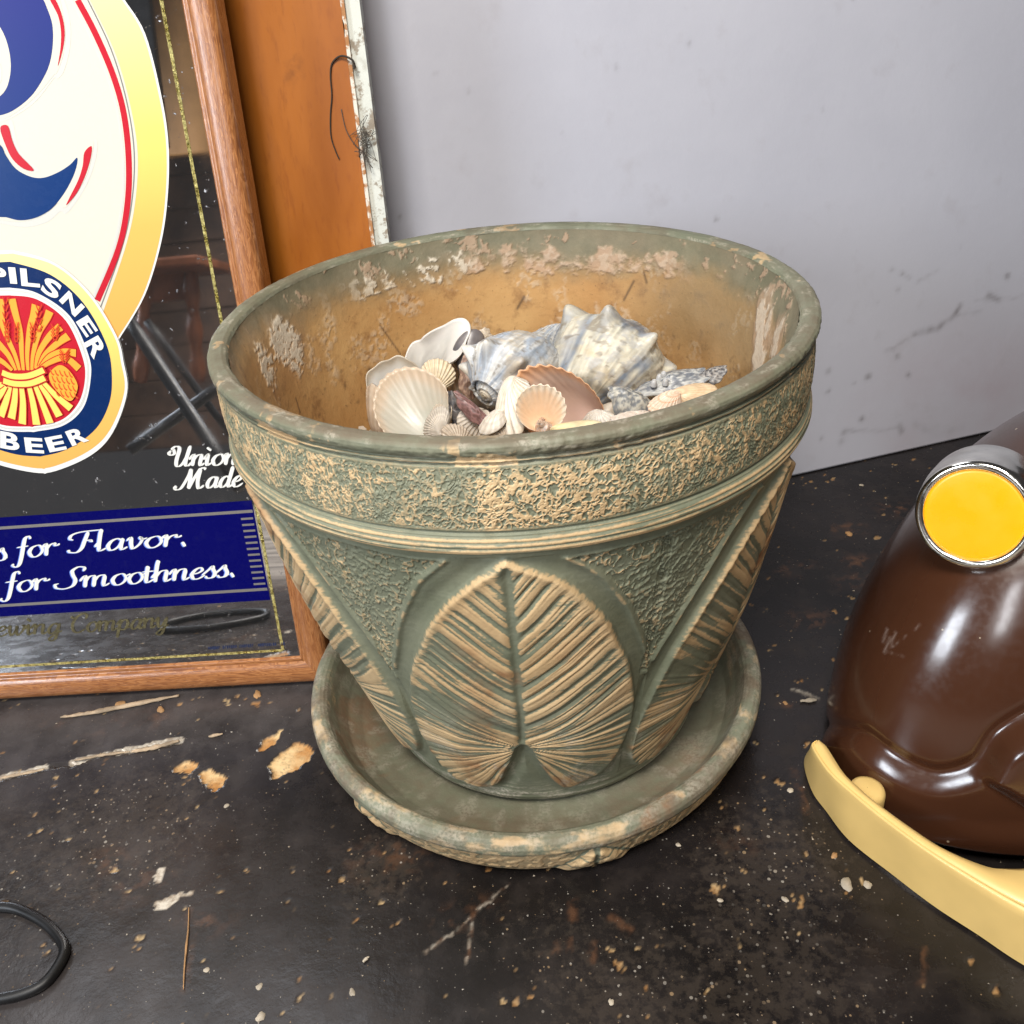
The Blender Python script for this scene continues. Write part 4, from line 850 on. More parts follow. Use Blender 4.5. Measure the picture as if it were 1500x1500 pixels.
rust += inn*.7*smooth(.5, .62, fbm(x*5, arcl*3, 100))*smooth(.60, .72, R)*(.35+.65*smooth(.5, 1.2, abs(T))); dirt += inn*(.22+.6*fbm(x*7, arcl*12, 101))*smooth(.3, .7, R); wear += inn*(-.12+.4*smooth(.55, .7, fbm(x*3, arcl*14, 102))*smooth(.68, .80, R)); dust += inn*.30*smooth(.5, .7, fbm(x*12, arcl*12, 103))
tx = smooth(.42, .6, noise(x*55, arcl*50, 104)); rel += outw*.0035*(tx-.5)*smooth(.165, .15, Zg)*smooth(.02, .04, Zg); wear += outw*(.25+.5*tx*fbm(x*5, arcl*5, 105))+outw*.10
lid = np.zeros(R.shape, int)
for li in range(6):
    c0 = math.radians(10.5)+li*math.pi/3; d = (T-c0+math.pi) % (2*math.pi)-math.pi; u_ = d*.9/.155; v_ = (Zg-.0)/.165     # v 0 base .. 1 top
    hw = np.clip(1.05-np.clip(v_, 0, 1)**1.5*1.0, 0, 1); sd = (hw-abs(u_))*.155; on = outw*(v_ > -.05)*(v_ < 1.02)
    vein = abs(np.sin((v_*2.2-abs(u_)*1.3)*math.pi)); ins = smooth(0, .012, sd)*on
    ins = ins*smooth(-.02, .1, v_)
    rel += ins*(.018*smooth(0, .06, sd)+.002*vein)-.008*np.exp(-(d/.010)**2)*ins; wear = np.where(ins > .4, .72+.25*vein-.9*np.exp(-(d/.011)**2)-.45*np.exp(-(vein/.22)**2)-.25*(noise(x*30, arcl*60, 106)-.5), wear)
    wear = np.where((on > 0) & (abs(sd) < .008), .05, wear); dust = np.where(ins > .4, dust*.3, dust)
    lid = np.where((sd > 0)*on > 0, li+1, lid)
Rr = R+rel; V = np.stack([Rr*np.sin(T), -Rr*np.cos(T), Zg+rel*.4*(row < cum[14])], -1); Nn = grid_normals(V, True); F4 = grid_faces(len(SP), ncs, True)
V = V.copy(); at = dict(wear=np.clip(wear, 0, 1.2), rust=np.clip(rust, 0, 1), dust=np.clip(dust, 0, 1), dirt=np.clip(dirt, 0, 1))
lf = lid[:-1]; rr_ = np.broadcast_to(row[:-1], lf.shape)
def flip(F): return F[..., ::-1]
Nn = -Nn
sub_mesh('basin', V, flip(F4[rr_ < cum[6]]), M_pot, sau, at, Nn); sub_mesh('rim', V, flip(F4[(rr_ >= cum[6]) & (rr_ < cum[16])]), M_pot, sau, at, Nn)
sub_mesh('outer_wall', V, flip(F4[(rr_ >= cum[16]) & (lf == 0)]), M_pot, sau, at, Nn)
for li in range(6): sub_mesh('leaf_relief', V, flip(F4[(rr_ >= cum[16]) & (lf == li+1)]), M_pot, sau, at, Nn)

# ================================================================== seashells in the pot
t = NT('shell_lime'); n1 = t.noise(220, 5, .65); n2 = t.noise(900, 3, .6)
c = t.mix(t.math('MULTIPLY', t.rng(n1, .48, .75), .35), t.attrc('tint'), t.mix(0.5, t.attrc('tint'), (0.30, 0.22, 0.14)))
M_shell = t.out(c, t.rng(n1, .3, .7, .32, .55), t.bump(n1, .25, .0008, t.bump(n2, .2, .0004)))
t.set(t.b.inputs['Subsurface Weight'], 0.12); t.b.inputs['Subsurface Radius'].default_value = (.004, .003, .002); t.b.inputs['Subsurface Scale'].default_value = 1.0
t = NT('pearly_shell'); n1 = t.noise(120, 4)
M_pearl = t.out(t.attrc('tint'), t.rng(n1, .3, .7, .32, .46), t.bump(n1, .2, .001), Coat_Weight=.12, Coat_Roughness=.22)
t.set(t.b.inputs['Subsurface Weight'], 0.12); t.b.inputs['Subsurface Radius'].default_value = (.004, .003, .002); t.b.inputs['Subsurface Scale'].default_value = 1.0
def frame_at(px_, py_, z, ydir, zdir):
    """origin on the level z seen at a photo point; local +Y leans along the picture direction ydir (degrees, tilt toward the viewer), +Z likewise"""
    o = on_plane(px_, py_, k=z)
    def vec(a, tilt):
        a = math.radians(a); tl = math.radians(tilt); return (RT*math.cos(a)+UP*math.sin(a))*math.cos(tl)-FW*math.sin(tl)
    y = vec(*ydir); zz = vec(*zdir); zz = zz-y*(zz@y); zz /= np.linalg.norm(zz); x = np.cross(y, zz)
    ppu = F/((o-CAM)@FW)                                   # photo pixels per rim radius at that distance
    return o, np.stack([x, y, zz]), ppu
def lerp(a, b, f): return np.asarray(a)+(np.asarray(b)-np.asarray(a))*np.asarray(f)[..., None]
def valve(name, at, ydir, zdir, W, H, D, ribs=48, rib=.010, ctr=(0.5, 0.5), c_out=((.62, .54, .42), (.70, .64, .54)), c_in=((.66, .62, .56), (.56, .50, .44)), band=None, seed=0, mat=None, skew=.12, wob=0.0, label=None, group=None, cat='shell', cren=.014, n=(34, 200)):
    """one half of a bivalve, W x H photo pixels wide and high at its place; umbo at local -Y, dome toward local +Z"""
    o, B, ppu = frame_at(*at, ydir, zdir); W, H, D = W/ppu, H/ppu, D/ppu
    nr, nc = n; s = np.linspace(0.02, 1, nr)[:, None]; ph = np.linspace(-1.5, 1.5, nc)[None]
    a, b = W/2, H/2; L = (2*np.cos(ph)/b)/(np.sin(ph)**2/a**2+np.cos(ph)**2/b**2)
    rp = np.cos(ribs*ph); L = L*(1+cren*rp*s**6*(np.cos(ph)**.3)); L = L*(1+wob*(noise(ph*3+seed, s*2, seed)-.5)*s)
    x = s*L*np.sin(ph)+skew*W*s*(1-s)*1.2; y = s*L*np.cos(ph)-b
    dome = D*np.sin(np.pi*s**.62)**.75*np.cos(ph*.85)**.4*(1-.10*s)+D*.10*s*0
    rr = rib/ppu*100*rp*s*np.cos(ph)**.4
    wv = wob*W*.35*(noise(ph*4+seed*2.1, s*3+4, seed+3)-.5)*s**2
    th_ = .030*min(W, H)
    zo = dome+rr+th_+wv; zi = dome*.93+.45*rr*s**3+wv
    Vo = np.stack([x, y, zo], -1); Vi = np.stack([x*.995, y*.995, zi], -1)
    nz = fbm(ph*5+seed, s*6, seed+5); gro = noise(s*16+.4*nz, 0*ph+.5, seed+7)
    co = lerp(c_out[0], c_out[1], np.clip(.5+.9*(nz-.5)+.25*rp, 0, 1)); co = co*(.82+.3*gro[..., None])
    if band is not None: co = lerp(co, np.broadcast_to(band, co.shape), smooth(.5, .75, gro)*.7)
    ci = lerp(c_in[0], c_in[1], smooth(.25, .95, s+.5*(nz-.5)))
    if len(c_in) > 2: ci = lerp(ci, np.broadcast_to(c_in[2], ci.shape), smooth(.80, .97, s+.12*(nz-.5)))
    V = np.concatenate([Vo, Vi[::-1]]); col = np.concatenate([co, ci[::-1]])
    W3 = o+V@B
    N2 = 2*nr
    f = grid_faces(N2, nc).reshape(-1, 4)[:, ::-1]
    ob = mesh_np(name, W3, f, mat or M_shell, colors=col)
    tag(ob, label, cat, group); return ob
def whelk(name, at, axis, side, size, turn=0.0, knobs=9, kn=.20, c=((.60, .56, .46), (.30, .36, .44)), c2=(.66, .63, .55), seed=0, label=None, group=None, canal=1.0, turns=4.2, ratio=.50, lip=.16, spire=1.0, tipc=None, cat='shell'):
    """knobbed spiral shell: axis = picture direction of the spire's tip; size = shoulder radius in photo pixels"""
    o, B, ppu = frame_at(*at, axis, side)                 # local Y = toward the apex
    nph = 900; nt = 190
    fi = np.linspace(0, 2*np.pi*turns, nph)[None]; g = ratio**((2*np.pi*turns-fi)/(2*np.pi))
    pr = catmull(np.array([(.44, .05), (.60, .22), (.82, .40), (1.0, .60), (1.03, .80), (.95, 1.15), (.74, 1.6), (.46, 2.05*canal), (.27, 2.45*canal), (.19, 2.8*canal)]), 24)
    pr = pr[np.linspace(0, len(pr)-1, nt).astype(int)]; tt = np.linspace(0, 1, nt)[:, None]
    r = pr[:, :1]+0*fi; zz = pr[:, 1:]*np.where(pr[:, 1:] < .6, spire, 1)+0*fi
    kp = np.clip(np.cos(knobs*fi+.6*np.sin(fi*1.7)), 0, 1)**2.2; kw_ = np.exp(-((zz-.58)/.17)**2)
    r = r+kn*kp*kw_; zz = zz-.35*kn*kp*kw_
    flare = smooth(2*np.pi*turns-.9, 2*np.pi*turns, fi); r = r*(1+lip*flare*smooth(.3, .9, zz))
    grow = noise(fi*6+.8*noise(fi*2, zz*2, seed), zz*1.5, seed+1); spir = noise(fi*.6, zz*26, seed+2)
    fine = noise(fi*26+.7*noise(fi*8, zz*4, seed+12), zz*3, seed+13); r = r+.022*(grow-.5)+.010*(spir-.5)+.012*(fine-.5)+.02*(fbm(fi*5, zz*5, seed+14)-.5)+.016*(fbm(fi*18, zz*18, seed+24, 3)-.5)
    ang = fi-2*np.pi*turns+math.radians(turn); R_ = size/ppu
    V = np.stack([g*r*np.cos(ang), -g*zz+ .55, g*r*np.sin(ang)], -1)*R_
    st = smooth(.45, .68, noise(fi*1.9+.5*noise(fi*5, zz*5, seed+3), zz*.9, seed+4)*.6+.4*noise(fi*7, zz*2.2, seed+6))
    col = lerp(c[0], c[1], st); col = lerp(col, np.broadcast_to(c2, col.shape), np.clip(kp*kw_*1.1, 0, 1)*.85); col = lerp(col, np.broadcast_to(c2, col.shape), smooth(.6, .85, grow)*.6)
    col = lerp(col, np.broadcast_to((.50, .38, .22), col.shape), smooth(.55, .75, fbm(fi*2, zz*4, seed+8))*.55)
    col = col*(.72+.42*fine[..., None])*(.80+.36*fbm(fi*9, zz*9, seed+15)[..., None]); gl_ = smooth(.62, .72, noise(fi*14+.5*noise(fi*5, zz*6, seed+21), zz*1.2, seed+22)); col = col*(1-.28*gl_[..., None]); col = lerp(col, np.broadcast_to((.30, .31, .33), col.shape), smooth(.5, .62, fbm(fi*8, zz*7, seed+23, 5))*.5); col = lerp(col, np.broadcast_to((.20, .17, .13), col.shape), smooth(.64, .74, fbm(fi*7, zz*11, seed+16, 5))*.7)
    if tipc is not None: col = lerp(col, np.broadcast_to(tipc, col.shape), smooth(.35, .12, g+0*zz))
    W3 = o+V@B
    ob = mesh_np(name, W3, grid_faces(nt, nph).reshape(-1, 4), M_shell, colors=col)
    md = ob.modifiers.new('wall', 'SOLIDIFY'); md.thickness = .0016; md.offset = -1
    tag(ob, label, cat, group); return ob
def shard(name, at, ydir, zdir, W, H, D, c=((.30, .28, .27), (.55, .52, .46)), c_in=(.60, .55, .48), seed=0, curl=1.0, label=None, cat='shell', mat=None, rough=.3, group=None):
    """broken, wavy piece of shell with an uneven edge and real thickness"""
    o, B, ppu = frame_at(*at, ydir, zdir); W, H, D = W/ppu, H/ppu, D/ppu
    nr, nc = 26, 80; s = np.linspace(0.03, 1, nr)[:, None]; a = np.linspace(0, 2*np.pi, nc, endpoint=False)[None]
    e = 1+rough*(noise(a*1.6+np.cos(a)*2, 0*s+seed, seed)-.5)*2*s+.05*np.sin(9*a+seed)*s**4
    x = W/2*s*np.cos(a)*e; y = H/2*s*np.sin(a)*e
    z = D*(1-(s*np.cos(a))**2*curl-.35*(s*np.sin(a))**2)+D*.5*(fbm(np.cos(a)*s*2+seed, np.sin(a)*s*2, seed+2)-.5)
    fine = fbm(np.cos(a)*s*9+seed, np.sin(a)*s*9, seed+4); th_ = .045*min(W, H)
    Vo = np.stack([x, y, z+th_+.03*W*(fine-.5)], -1); Vi = np.stack([x*.99, y*.99, z], -1)
    co = lerp(c[0], c[1], smooth(.38, .65, fine)); ci = np.broadcast_to(c_in, co.shape)*(.8+.4*fine[..., None])
    V = np.concatenate([Vo, Vi[::-1]]); ob = mesh_np(name, o+V@B, grid_faces(2*nr, nc, True).reshape(-1, 4), mat or M_shell, colors=np.concatenate([co, ci[::-1]]))
    tag(ob, label, cat, group); return ob

# the two knobbed whelks
whelk('whelk_shell', (905, 536, 1.36), (52, -20), (142, 62), 112, turn=205, knobs=9, kn=.21, c=((.58, .54, .43), (.20, .24, .30)), c2=(.62, .57, .46), seed=11, canal=.85, label='largest knobbed whelk shell, cream with blue grey streaks, at the back right of the pile', ratio=.46)
whelk('whelk_shell', (736, 552, 1.42), (228, 26), (138, 56), 84, turn=245, knobs=9, kn=.26, c=((.62, .62, .60), (.40, .46, .54)), c2=(.70, .67, .60), seed=23, canal=.9, label='pale blue whelk shell with coiled spire toward the viewer, mid pile', ratio=.50, lip=.25, tipc=(.62, .52, .38))
# bivalves
valve('ark_shell', (603, 594, 1.40), (128, -24), (-55, -58), 112, 140, 46, ribs=60, rib=.016, c_in=((.44, .44, .38), (.56, .52, .44), (.60, .48, .36)), c_out=((.58, .46, .30), (.66, .56, .42)), seed=3, mat=M_pearl, label='cream ark shell lying open with pearly inside, lowest at the left of the pile')  # inner colour darkens toward the hollow, cup shading painted in
valve('clam_shell', (580, 568, 1.36), (120, 5), (-80, -70), 86, 92, 26, ribs=20, rib=.004, c_in=((.50, .50, .48), (.60, .58, .54), (.42, .36, .28)), c_out=((.55, .45, .35), (.60, .54, .46)), seed=8, wob=.12, mat=M_pearl, label='grey white clam shell behind the open cream ark shell')
valve('clam_shell', (562, 600, 1.32), (110, 25), (200, 30), 74, 84, 26, ribs=24, rib=.004, c_out=((.56, .42, .30), (.66, .56, .45)), seed=9, label='beige clam shell against the gold inner wall at the far left of the pile')
valve('oyster_shell', (628, 522, 1.42), (36, 8), (-60, -58), 70, 92, 40, ribs=7, rib=.03, cren=.09, c_in=((.34, .33, .31), (.62, .60, .56), (.70, .67, .62)), c_out=((.50, .44, .40), (.66, .60, .54)), seed=14, wob=.6, mat=M_pearl, label='white ruffled oyster shell with a hollow cup, at the back left of the pile')
valve('scallop_shell', (642, 548, 1.40), (70, 20), (60, 60), 52, 46, 16, ribs=40, rib=.012, c_out=((.66, .52, .34), (.72, .62, .46)), seed=16, label='small cream scallop shell below the ruffled oyster shell')
valve('mussel_shell', (686, 512, 1.42), (60, 20), (40, 50), 44, 66, 20, ribs=3, rib=.003, cren=0, c_out=((.05, .055, .07), (.24, .21, .20)), c_in=((.3, .24, .2), (.2, .16, .15)), seed=18, mat=M_pearl, label='dark slate mussel shell between the ruffled oyster and the blue whelk')
shard('shell_fragment', (688, 548, 1.36), (80, 10), (20, 60), 40, 66, 12, c=((.20, .12, .09), (.45, .30, .22)), seed=19, label='rust brown shell fragment under the dark mussel shell')
shard('shell_fragment', (708, 492, 1.44), (100, 10), (80, 50), 28, 24, 8, c=((.66, .55, .42), (.72, .64, .54)), seed=20, label='small cream shell fragment at the top of the pile behind the blue whelk')
valve('ark_shell', (816, 598, 1.43), (146, 2), (66, -66), 112, 156, 42, ribs=68, rib=.012, c_in=((.52, .36, .30), (.56, .40, .31), (.68, .36, .19)), c_out=((.55, .30, .16), (.60, .38, .24)), seed=25, skew=.05, mat=M_pearl, label='orange ark shell with a mauve inside, in front of the blue whelk')
valve('ark_shell', (754, 606, 1.47), (256, 6), (165, 38), 70, 106, 24, ribs=44, rib=.022, c_out=((.56, .46, .34), (.78, .73, .64)), seed=27, label='white ark shell with strong ribs, leaning on the orange ark shell')
valve('scallop_shell', (792, 598, 1.53), (92, 14), (-70, -56), 76, 70, 18, ribs=40, rib=.03, c_in=((.66, .42, .25), (.68, .48, .32), (.72, .60, .46)), c_out=((.6, .4, .28), (.66, .5, .36)), seed=29, label='peach ribbed scallop shell in front of the orange ark shell')
whelk('moon_snail', (798, 626, 1.47), (150, 50), (60, 30), 17, turn=20, knobs=1, kn=0.0, c=((.56, .34, .22), (.66, .52, .40)), c2=(.60, .44, .34), seed=31, canal=.45, ratio=.42, spire=.6, label='small peach moon snail shell at the front by the rim', cat='shell')
valve('cockle_shell', (845, 630, 1.47), (10, 10), (80, 50), 34, 76, 14, ribs=8, rib=.008, c_out=((.66, .52, .25), (.74, .64, .42)), seed=33, label='yellow and white smooth shell at the front by the rim')
shard('pen_shell', (692, 606, 1.42), (136, 4), (50, 50), 24, 78, 14, c=((.13, .065, .06), (.28, .15, .14)), c_in=(.3, .18, .16), seed=35, mat=M_pearl, label='long purple brown pen shell piece below the blue whelk', rough=.15)
shard('pen_shell', (668, 600, 1.38), (100, 6), (170, 40), 20, 62, 10, c=((.03, .03, .035), (.10, .09, .09)), seed=36, label='black pen shell piece beside the open cream ark shell')
valve('clam_shell', (722, 622, 1.46), (215, 5), (120, 40), 40, 46, 14, ribs=24, rib=.006, c_out=((.60, .52, .42), (.72, .66, .58)), c_in=((.6, .55, .48), (.7, .66, .6)), seed=37, label='small white clam shell left of the white ribbed ark shell')
# right side
shard('whelk_fragment', (918, 592, 1.47), (165, 15), (70, 48), 56, 84, 22, c=((.16, .17, .18), (.46, .44, .38)), c_in=(.62, .52, .34), seed=41, curl=1.5, label='broken whelk piece, mottled grey outside and cream inside, in front of the largest whelk', rough=.22)
shard('whelk_fragment', (930, 616, 1.45), (190, 10), (100, 50), 34, 74, 12, c=((.56, .46, .38), (.66, .58, .50)), seed=42, label='pink cream shell piece under the mottled grey whelk piece')
valve('cockle_shell', (974, 592, 1.49), (200, 5), (100, 46), 38, 52, 14, ribs=44, rib=.008, c_out=((.64, .46, .32), (.72, .60, .48)), c_in=((.55, .2, .1), (.6, .3, .18)), seed=44, band=(.55, .22, .11), label='peach cockle shell with an orange patch, left of the tan clam at the right')
valve('clam_shell', (1016, 578, 1.50), (12, 8), (84, 52), 40, 70, 14, ribs=60, rib=.003, cren=0, c_out=((.56, .38, .22), (.66, .50, .33)), seed=45, label='tan clam shell against the rim at the right of the pile')
barn = shard('oyster_shell', (985, 566, 1.40), (12, 10), (80, 45), 50, 96, 16, c=((.13, .14, .16), (.40, .40, .38)), seed=47, label='blue grey oyster shell with barnacles below the largest whelk', rough=.3)
shard('oyster_shell', (1038, 556, 1.42), (20, 10), (90, 45), 34, 58, 14, c=((.06, .06, .065), (.30, .28, .26)), seed=48, label='rough grey oyster shell against the inner wall, rightmost in the pile', rough=.35)
bn_ = []
for i, (x, y) in enumerate(((966, 552), (975, 558), (984, 552), (972, 548), (958, 560))):
    o_, B_, ppu_ = frame_at(x, y, 1.44, (90, 40), (0, 0)); a = np.linspace(0, 2*np.pi, 14, endpoint=False); rws = np.array([(5, -6), (4.2, 0), (2.6, 4), (1.8, 4), (1.2, 0)])/ppu_
    V = np.stack([rws[:, :1]*np.cos(a), rws[:, 1:]+0*a, rws[:, :1]*np.sin(a)], -1); bn_.append(mesh_np('barnacle', o_+V@B_, grid_faces(5, 14, True).reshape(-1, 4), M_shell, barn, colors=np.full((70, 3), .42)))
# smaller shells filling the gaps underneath
fill = [(640, 622, 1.36, 60, 30, 'grey ribbed shell overlapping the lower right of the open cream ark shell'), (668, 636, 1.42, 50, 24, 'small pale ribbed shell at the rim right of the open cream ark shell'),
    (700, 566, 1.22, 110, 90, 'cream shell deep under the pale blue whelk'), (850, 604, 1.24, 120, 80, 'pale ribbed shell between the orange ark shell and the largest whelk'),
    (990, 606, 1.30, 90, 60, 'pale shell under the peach and tan shells at the right'), (700, 622, 1.36, 70, 40, 'pale shell under the purple brown pen shell piece'),
    (880, 622, 1.42, 60, 36, 'small cream ribbed shell at the rim right of the orange ark shell'), (655, 610, 1.34, 56, 40, 'pale shell half hidden behind the grey ribbed shell at the left'), (742, 636, 1.42, 60, 30, 'small shell at the rim under the white ribbed ark shell')]
for i, (x, y, z, W_, H_2, lb) in enumerate(fill):
    q = rng.random(3); base = lerp((.50, .40, .30), (.68, .62, .54), q[:1])[0]
    valve('ark_shell', (x, y, z), (rng.uniform(0, 360), rng.uniform(-10, 20)), (rng.uniform(0, 360), 60), W_, H_2*1.2, W_*.22, ribs=int(rng.integers(24, 50)), rib=.012, c_out=(base*.8, base), seed=60+i, n=(16, 110), label=lb)
# bed of broken shell at the bottom of what can be seen
tri_bed = []; Vb_ = []; k = 0
for i in range(900):
    a = rng.uniform(0, 2*np.pi); r_ = math.sqrt(rng.random())*.80; z = 1.13+rng.normal()*.02
    s_ = rng.uniform(.02, .06); nrm = rng.normal(size=3); nrm /= np.linalg.norm(nrm); u_ = np.cross(nrm, (0, 0, 1)); u_ /= np.linalg.norm(u_); v_ = np.cross(nrm, u_)
    c_ = np.array([r_*np.cos(a), r_*np.sin(a), z]); pts = [c_+s_*(u_*math.cos(w_)+v_*math.sin(w_)*.7)*rng.uniform(.6, 1.1) for w_ in np.arange(5)*1.257]
    Vb_ += pts+[c_+nrm*s_*.35]; tri_bed += [(k+j, k+(j+1) % 5, k+5) for j in range(5)]+[(k+4, k+3, k+2), (k+4, k+2, k+1), (k+4, k+1, k)]; k += 6
cb = lerp((.30, .24, .18), (.62, .55, .46), np.repeat(rng.random(900), 6))
bed = mesh_np('broken_shell_bed', np.array(Vb_), np.array(tri_bed), M_shell, colors=cb, smooth_shade=False); tag(bed, 'bed of small broken shell pieces filling the pot under the shells', 'shell pieces', kind='stuff')
a = np.linspace(0, 2*np.pi, 64, endpoint=False); rr = np.array([0.001, .4, .79])[:, None]
bb_ = mesh_np('sand_fill', np.stack([rr*np.cos(a), rr*np.sin(a), 1.11+0*rr*a], -1), grid_faces(3, 64, True).reshape(-1, 4), plain('shell_sand', (.28, .21, .14), .9, bump=.4)); tag(bb_, 'coarse shell sand filling the pot below the shells', 'sand', kind='stuff')

# ================================================================== brown appliance with a yellow disc and a cream bumper
t = NT('glossy_brown_plastic'); o = t.obj(); n = t.noise(8, 4); sc_ = t.vor(130); n3 = t.noise(260, 3)
vo = t.n('ShaderNodeTexVoronoi', Scale=150.0); t.t.links.new(o, vo.inputs['Vector']); crr = t.n('ShaderNodeSeparateColor'); t.t.links.new(vo.outputs['Color'], crr.inputs[0])
spk = t.math('LESS_THAN', vo.outputs['Distance'], t.math('MULTIPLY', t.math('POWER', crr.outputs[0], 6.0), .13))
c = t.mix(t.rng(n, .3, .7), (0.041, 0.0150, 0.0072), (0.052, 0.019, 0.0092)); c = t.mix(t.math('MULTIPLY', spk, .7), c, (.42, .34, .24)); c = t.mix(t.attr('scuff'), c, (.36, .28, .24))
M_brown = t.out(c, t.math('ADD', t.rng(n3, .4, .7, .20, .27), t.math('MULTIPLY', t.attr('scuff'), .3)), t.bump(n, .05, .002), Coat_Weight=.35, Coat_Roughness=.13)
M_cream = plain('cream_yellow_plastic', (0.72, 0.50, 0.18), .38, 0, .04, 40, Coat_Weight=.1); M_chrome = plain('worn_chrome', (.84, .82, .76), .17, 1.0, .12, 120, bump=.05); M_yellow = plain('bright_yellow_plastic', (0.90, 0.385, 0.002), .30, 0, .015, 70, bump=.03)
appl = empty('brown_appliance', (2.03, -.24, 0)); tag(appl, 'glossy brown domed plastic appliance with a yellow disc in a chrome ring and cream bumper', 'appliance')
cx, cy, ax_, ay_, hh, zb, ex, eh, yaw = 2.034, -.244, 1.042, .705, 1.267, .075, 1.074, 1.132, .511
na, nm = 420, 190
th_ = np.linspace(0, 2*np.pi, na, endpoint=False)[None]; ph_ = np.linspace(0, np.pi/2-.01, nm)[:, None]
cc = np.cos(ph_)**ex; ss = np.sin(ph_)**ex
Xl = np.sign(np.cos(th_))*abs(np.cos(th_))**eh*ax_*cc; Yl = np.sign(np.sin(th_))*abs(np.sin(th_))**eh*ay_*cc
D3 = np.stack([cx+Xl*math.cos(yaw)-Yl*math.sin(yaw), cy+Xl*math.sin(yaw)+Yl*math.cos(yaw), zb+hh*ss+0*th_], -1)
Nd = grid_normals(D3, True); Nd *= np.sign((Nd*(D3-np.array([cx, cy, .3]))).sum(-1, keepdims=True))
P2 = project(D3); vis = ((CAM-D3)*Nd).sum(-1) > 0
def polyd(pts, P2=P2):
    P = catmull(np.array(pts, float), 6); D = np.full(P2.shape[:2], 1e9); S_ = np.zeros(P2.shape[:2])
    for i in range(len(P)-1):
        d = P[i+1]-P[i]; q = P2-P[i]; tt = np.clip((q@d)/(d@d), 0, 1); e = q-tt[..., None]*d; dd = np.hypot(e[..., 0], e[..., 1]); sg = np.sign(d[0]*q[..., 1]-d[1]*q[..., 0])
        S_ = np.where(dd < D, sg, S_); D = np.minimum(D, dd)
    return D*S_
crease = polyd([(1190, 1060), (1230, 1070), (1262, 1078), (1290, 1098), (1325, 1121), (1369, 1137), (1410, 1131), (1436, 1116), (1452, 1090), (1470, 1070), (1520, 1040)])
nose = polyd([(1432, 1128), (1450, 1134), (1475, 1148), (1520, 1176)])
disp = np.where(vis, -.0+.030*smooth(-4, 26, crease)-.012*np.exp(-((crease+6)/9.0)**2)+.028*smooth(-2, -12, -nose)*smooth(1425, 1450, P2[..., 0])*0, 0)
disp += np.where(vis & (P2[..., 0] > 1420), .05*smooth(12, -12, nose)*smooth(0, 30, crease), 0)
disp += np.where(vis, .018*smooth(1190, 1225, P2[..., 1])*smooth(1280, 1330, P2[..., 0]), 0)
scuff = np.zeros(D3.shape[:2])
for px_, wdt, k in (([(1290, 950), (1300, 920)], 3, .5), ([(1296, 955), (1308, 922)], 3, .6), ([(1303, 950), (1312, 926)], 2.5, .5), ([(1308, 948), (1326, 932)], 2, .45), ([(1290, 952), (1326, 962)], 2, .25), ([(1341, 922), (1346, 916)], 2.5, .4)):
    scuff = np.maximum(scuff, np.where(vis, k*.6*np.exp(-(polyd(px_)/(wdt*.6))**2)*smooth(.3, .6, noise(P2[..., 0]*.25, P2[..., 1]*.08, 5)), 0))
Dm = D3+Nd*disp[..., None]
f = grid_faces(nm, na, True).reshape(-1, 4)
base_in = Dm[0]*np.array([1, 1, 1.0]); c0 = np.array([cx, cy, zb]); lipin = c0+(base_in-c0)*.95; lipin[:, 2] = base_in[:, 2]-.012; lip2 = c0+(base_in-c0)*.90; lip2[:, 2] = zb+.06
Vall = np.concatenate([Dm.reshape(-1, 3), lipin, lip2, Dm[-1].mean(0, keepdims=True)]); k0 = nm*na; c_ = np.arange(na); c2_ = (c_+1) % na
extra = np.concatenate([np.stack([k0+c_, k0+c2_, c2_, c_], -1), np.stack([k0+na+c_, k0+na+c2_, k0+c2_, k0+c_], -1)]); capf = np.stack([(nm-1)*na+c_, (nm-1)*na+c2_, np.full(na, k0+2*na)], -1)
mesh_np('body', Vall, [f, extra, capf], M_brown, appl, dict(scuff=np.concatenate([scuff.ravel(), np.zeros(2*na+1)])))
# chassis under the dome that carries it
chs = np.stack([np.stack([cx+(c0_*math.cos(yaw)*ax_*np.cos(th_[0])-c0_*math.sin(yaw)*ay_*np.sin(th_[0])), cy+(c0_*math.sin(yaw)*ax_*np.cos(th_[0])+c0_*math.cos(yaw)*ay_*np.sin(th_[0])), zc+0*th_[0]], -1) for c0_, zc in ((.82, .0), (.82, .16), (.3, .16))])
mesh_np('chassis', chs, grid_faces(3, na, True).reshape(-1, 4), plain('black_plastic', (.012, .011, .011), .5), appl)
# yellow disc in its chrome cup
dray = ray(1427, 755); cand = np.where(vis.ravel())[0]; pj_ = P2.reshape(-1, 2)[cand]; hit = D3.reshape(-1, 3)[cand[np.argmin(((pj_-[1432, 755])**2).sum(1))]]
depth = (hit-CAM)@FW; cen = CAM+dray*((depth-.14)/(dray@FW)); ppu = F/(depth-.14)
ndir = -dray*1.0-UP*.30-RT*.20; ndir /= np.linalg.norm(ndir); ux = np.cross((0, 0, 1), ndir); ux /= np.linalg.norm(ux); uy = np.cross(ndir, ux)
rd_ = 71/ppu
def lathe_dir(name, pr, mat, seg=72, grow=0):
    a = np.linspace(0, 2*np.pi, seg, endpoint=False); pr = np.array(pr)
    V = cen+rd_*(pr[:, 0][:, None, None]*(ux*np.cos(a)[:, None]+uy*np.sin(a)[:, None])[None]+pr[:, 1][:, None, None]*ndir)
    return mesh_np(name, V, grid_faces(len(pr), seg, True).reshape(-1, 4), mat, appl)
cv = [(1.0-.0*k, 0) for k in range(1)]
lathe_dir('chrome_ring', [(.965, -.03), (.975, .02), (1.0, .055), (1.06, .070), (1.13, .045), (1.165, -.05), (1.16, -.22), (1.20, -.42), (1.22, -.7), (1.22, -1.3)], M_chrome)
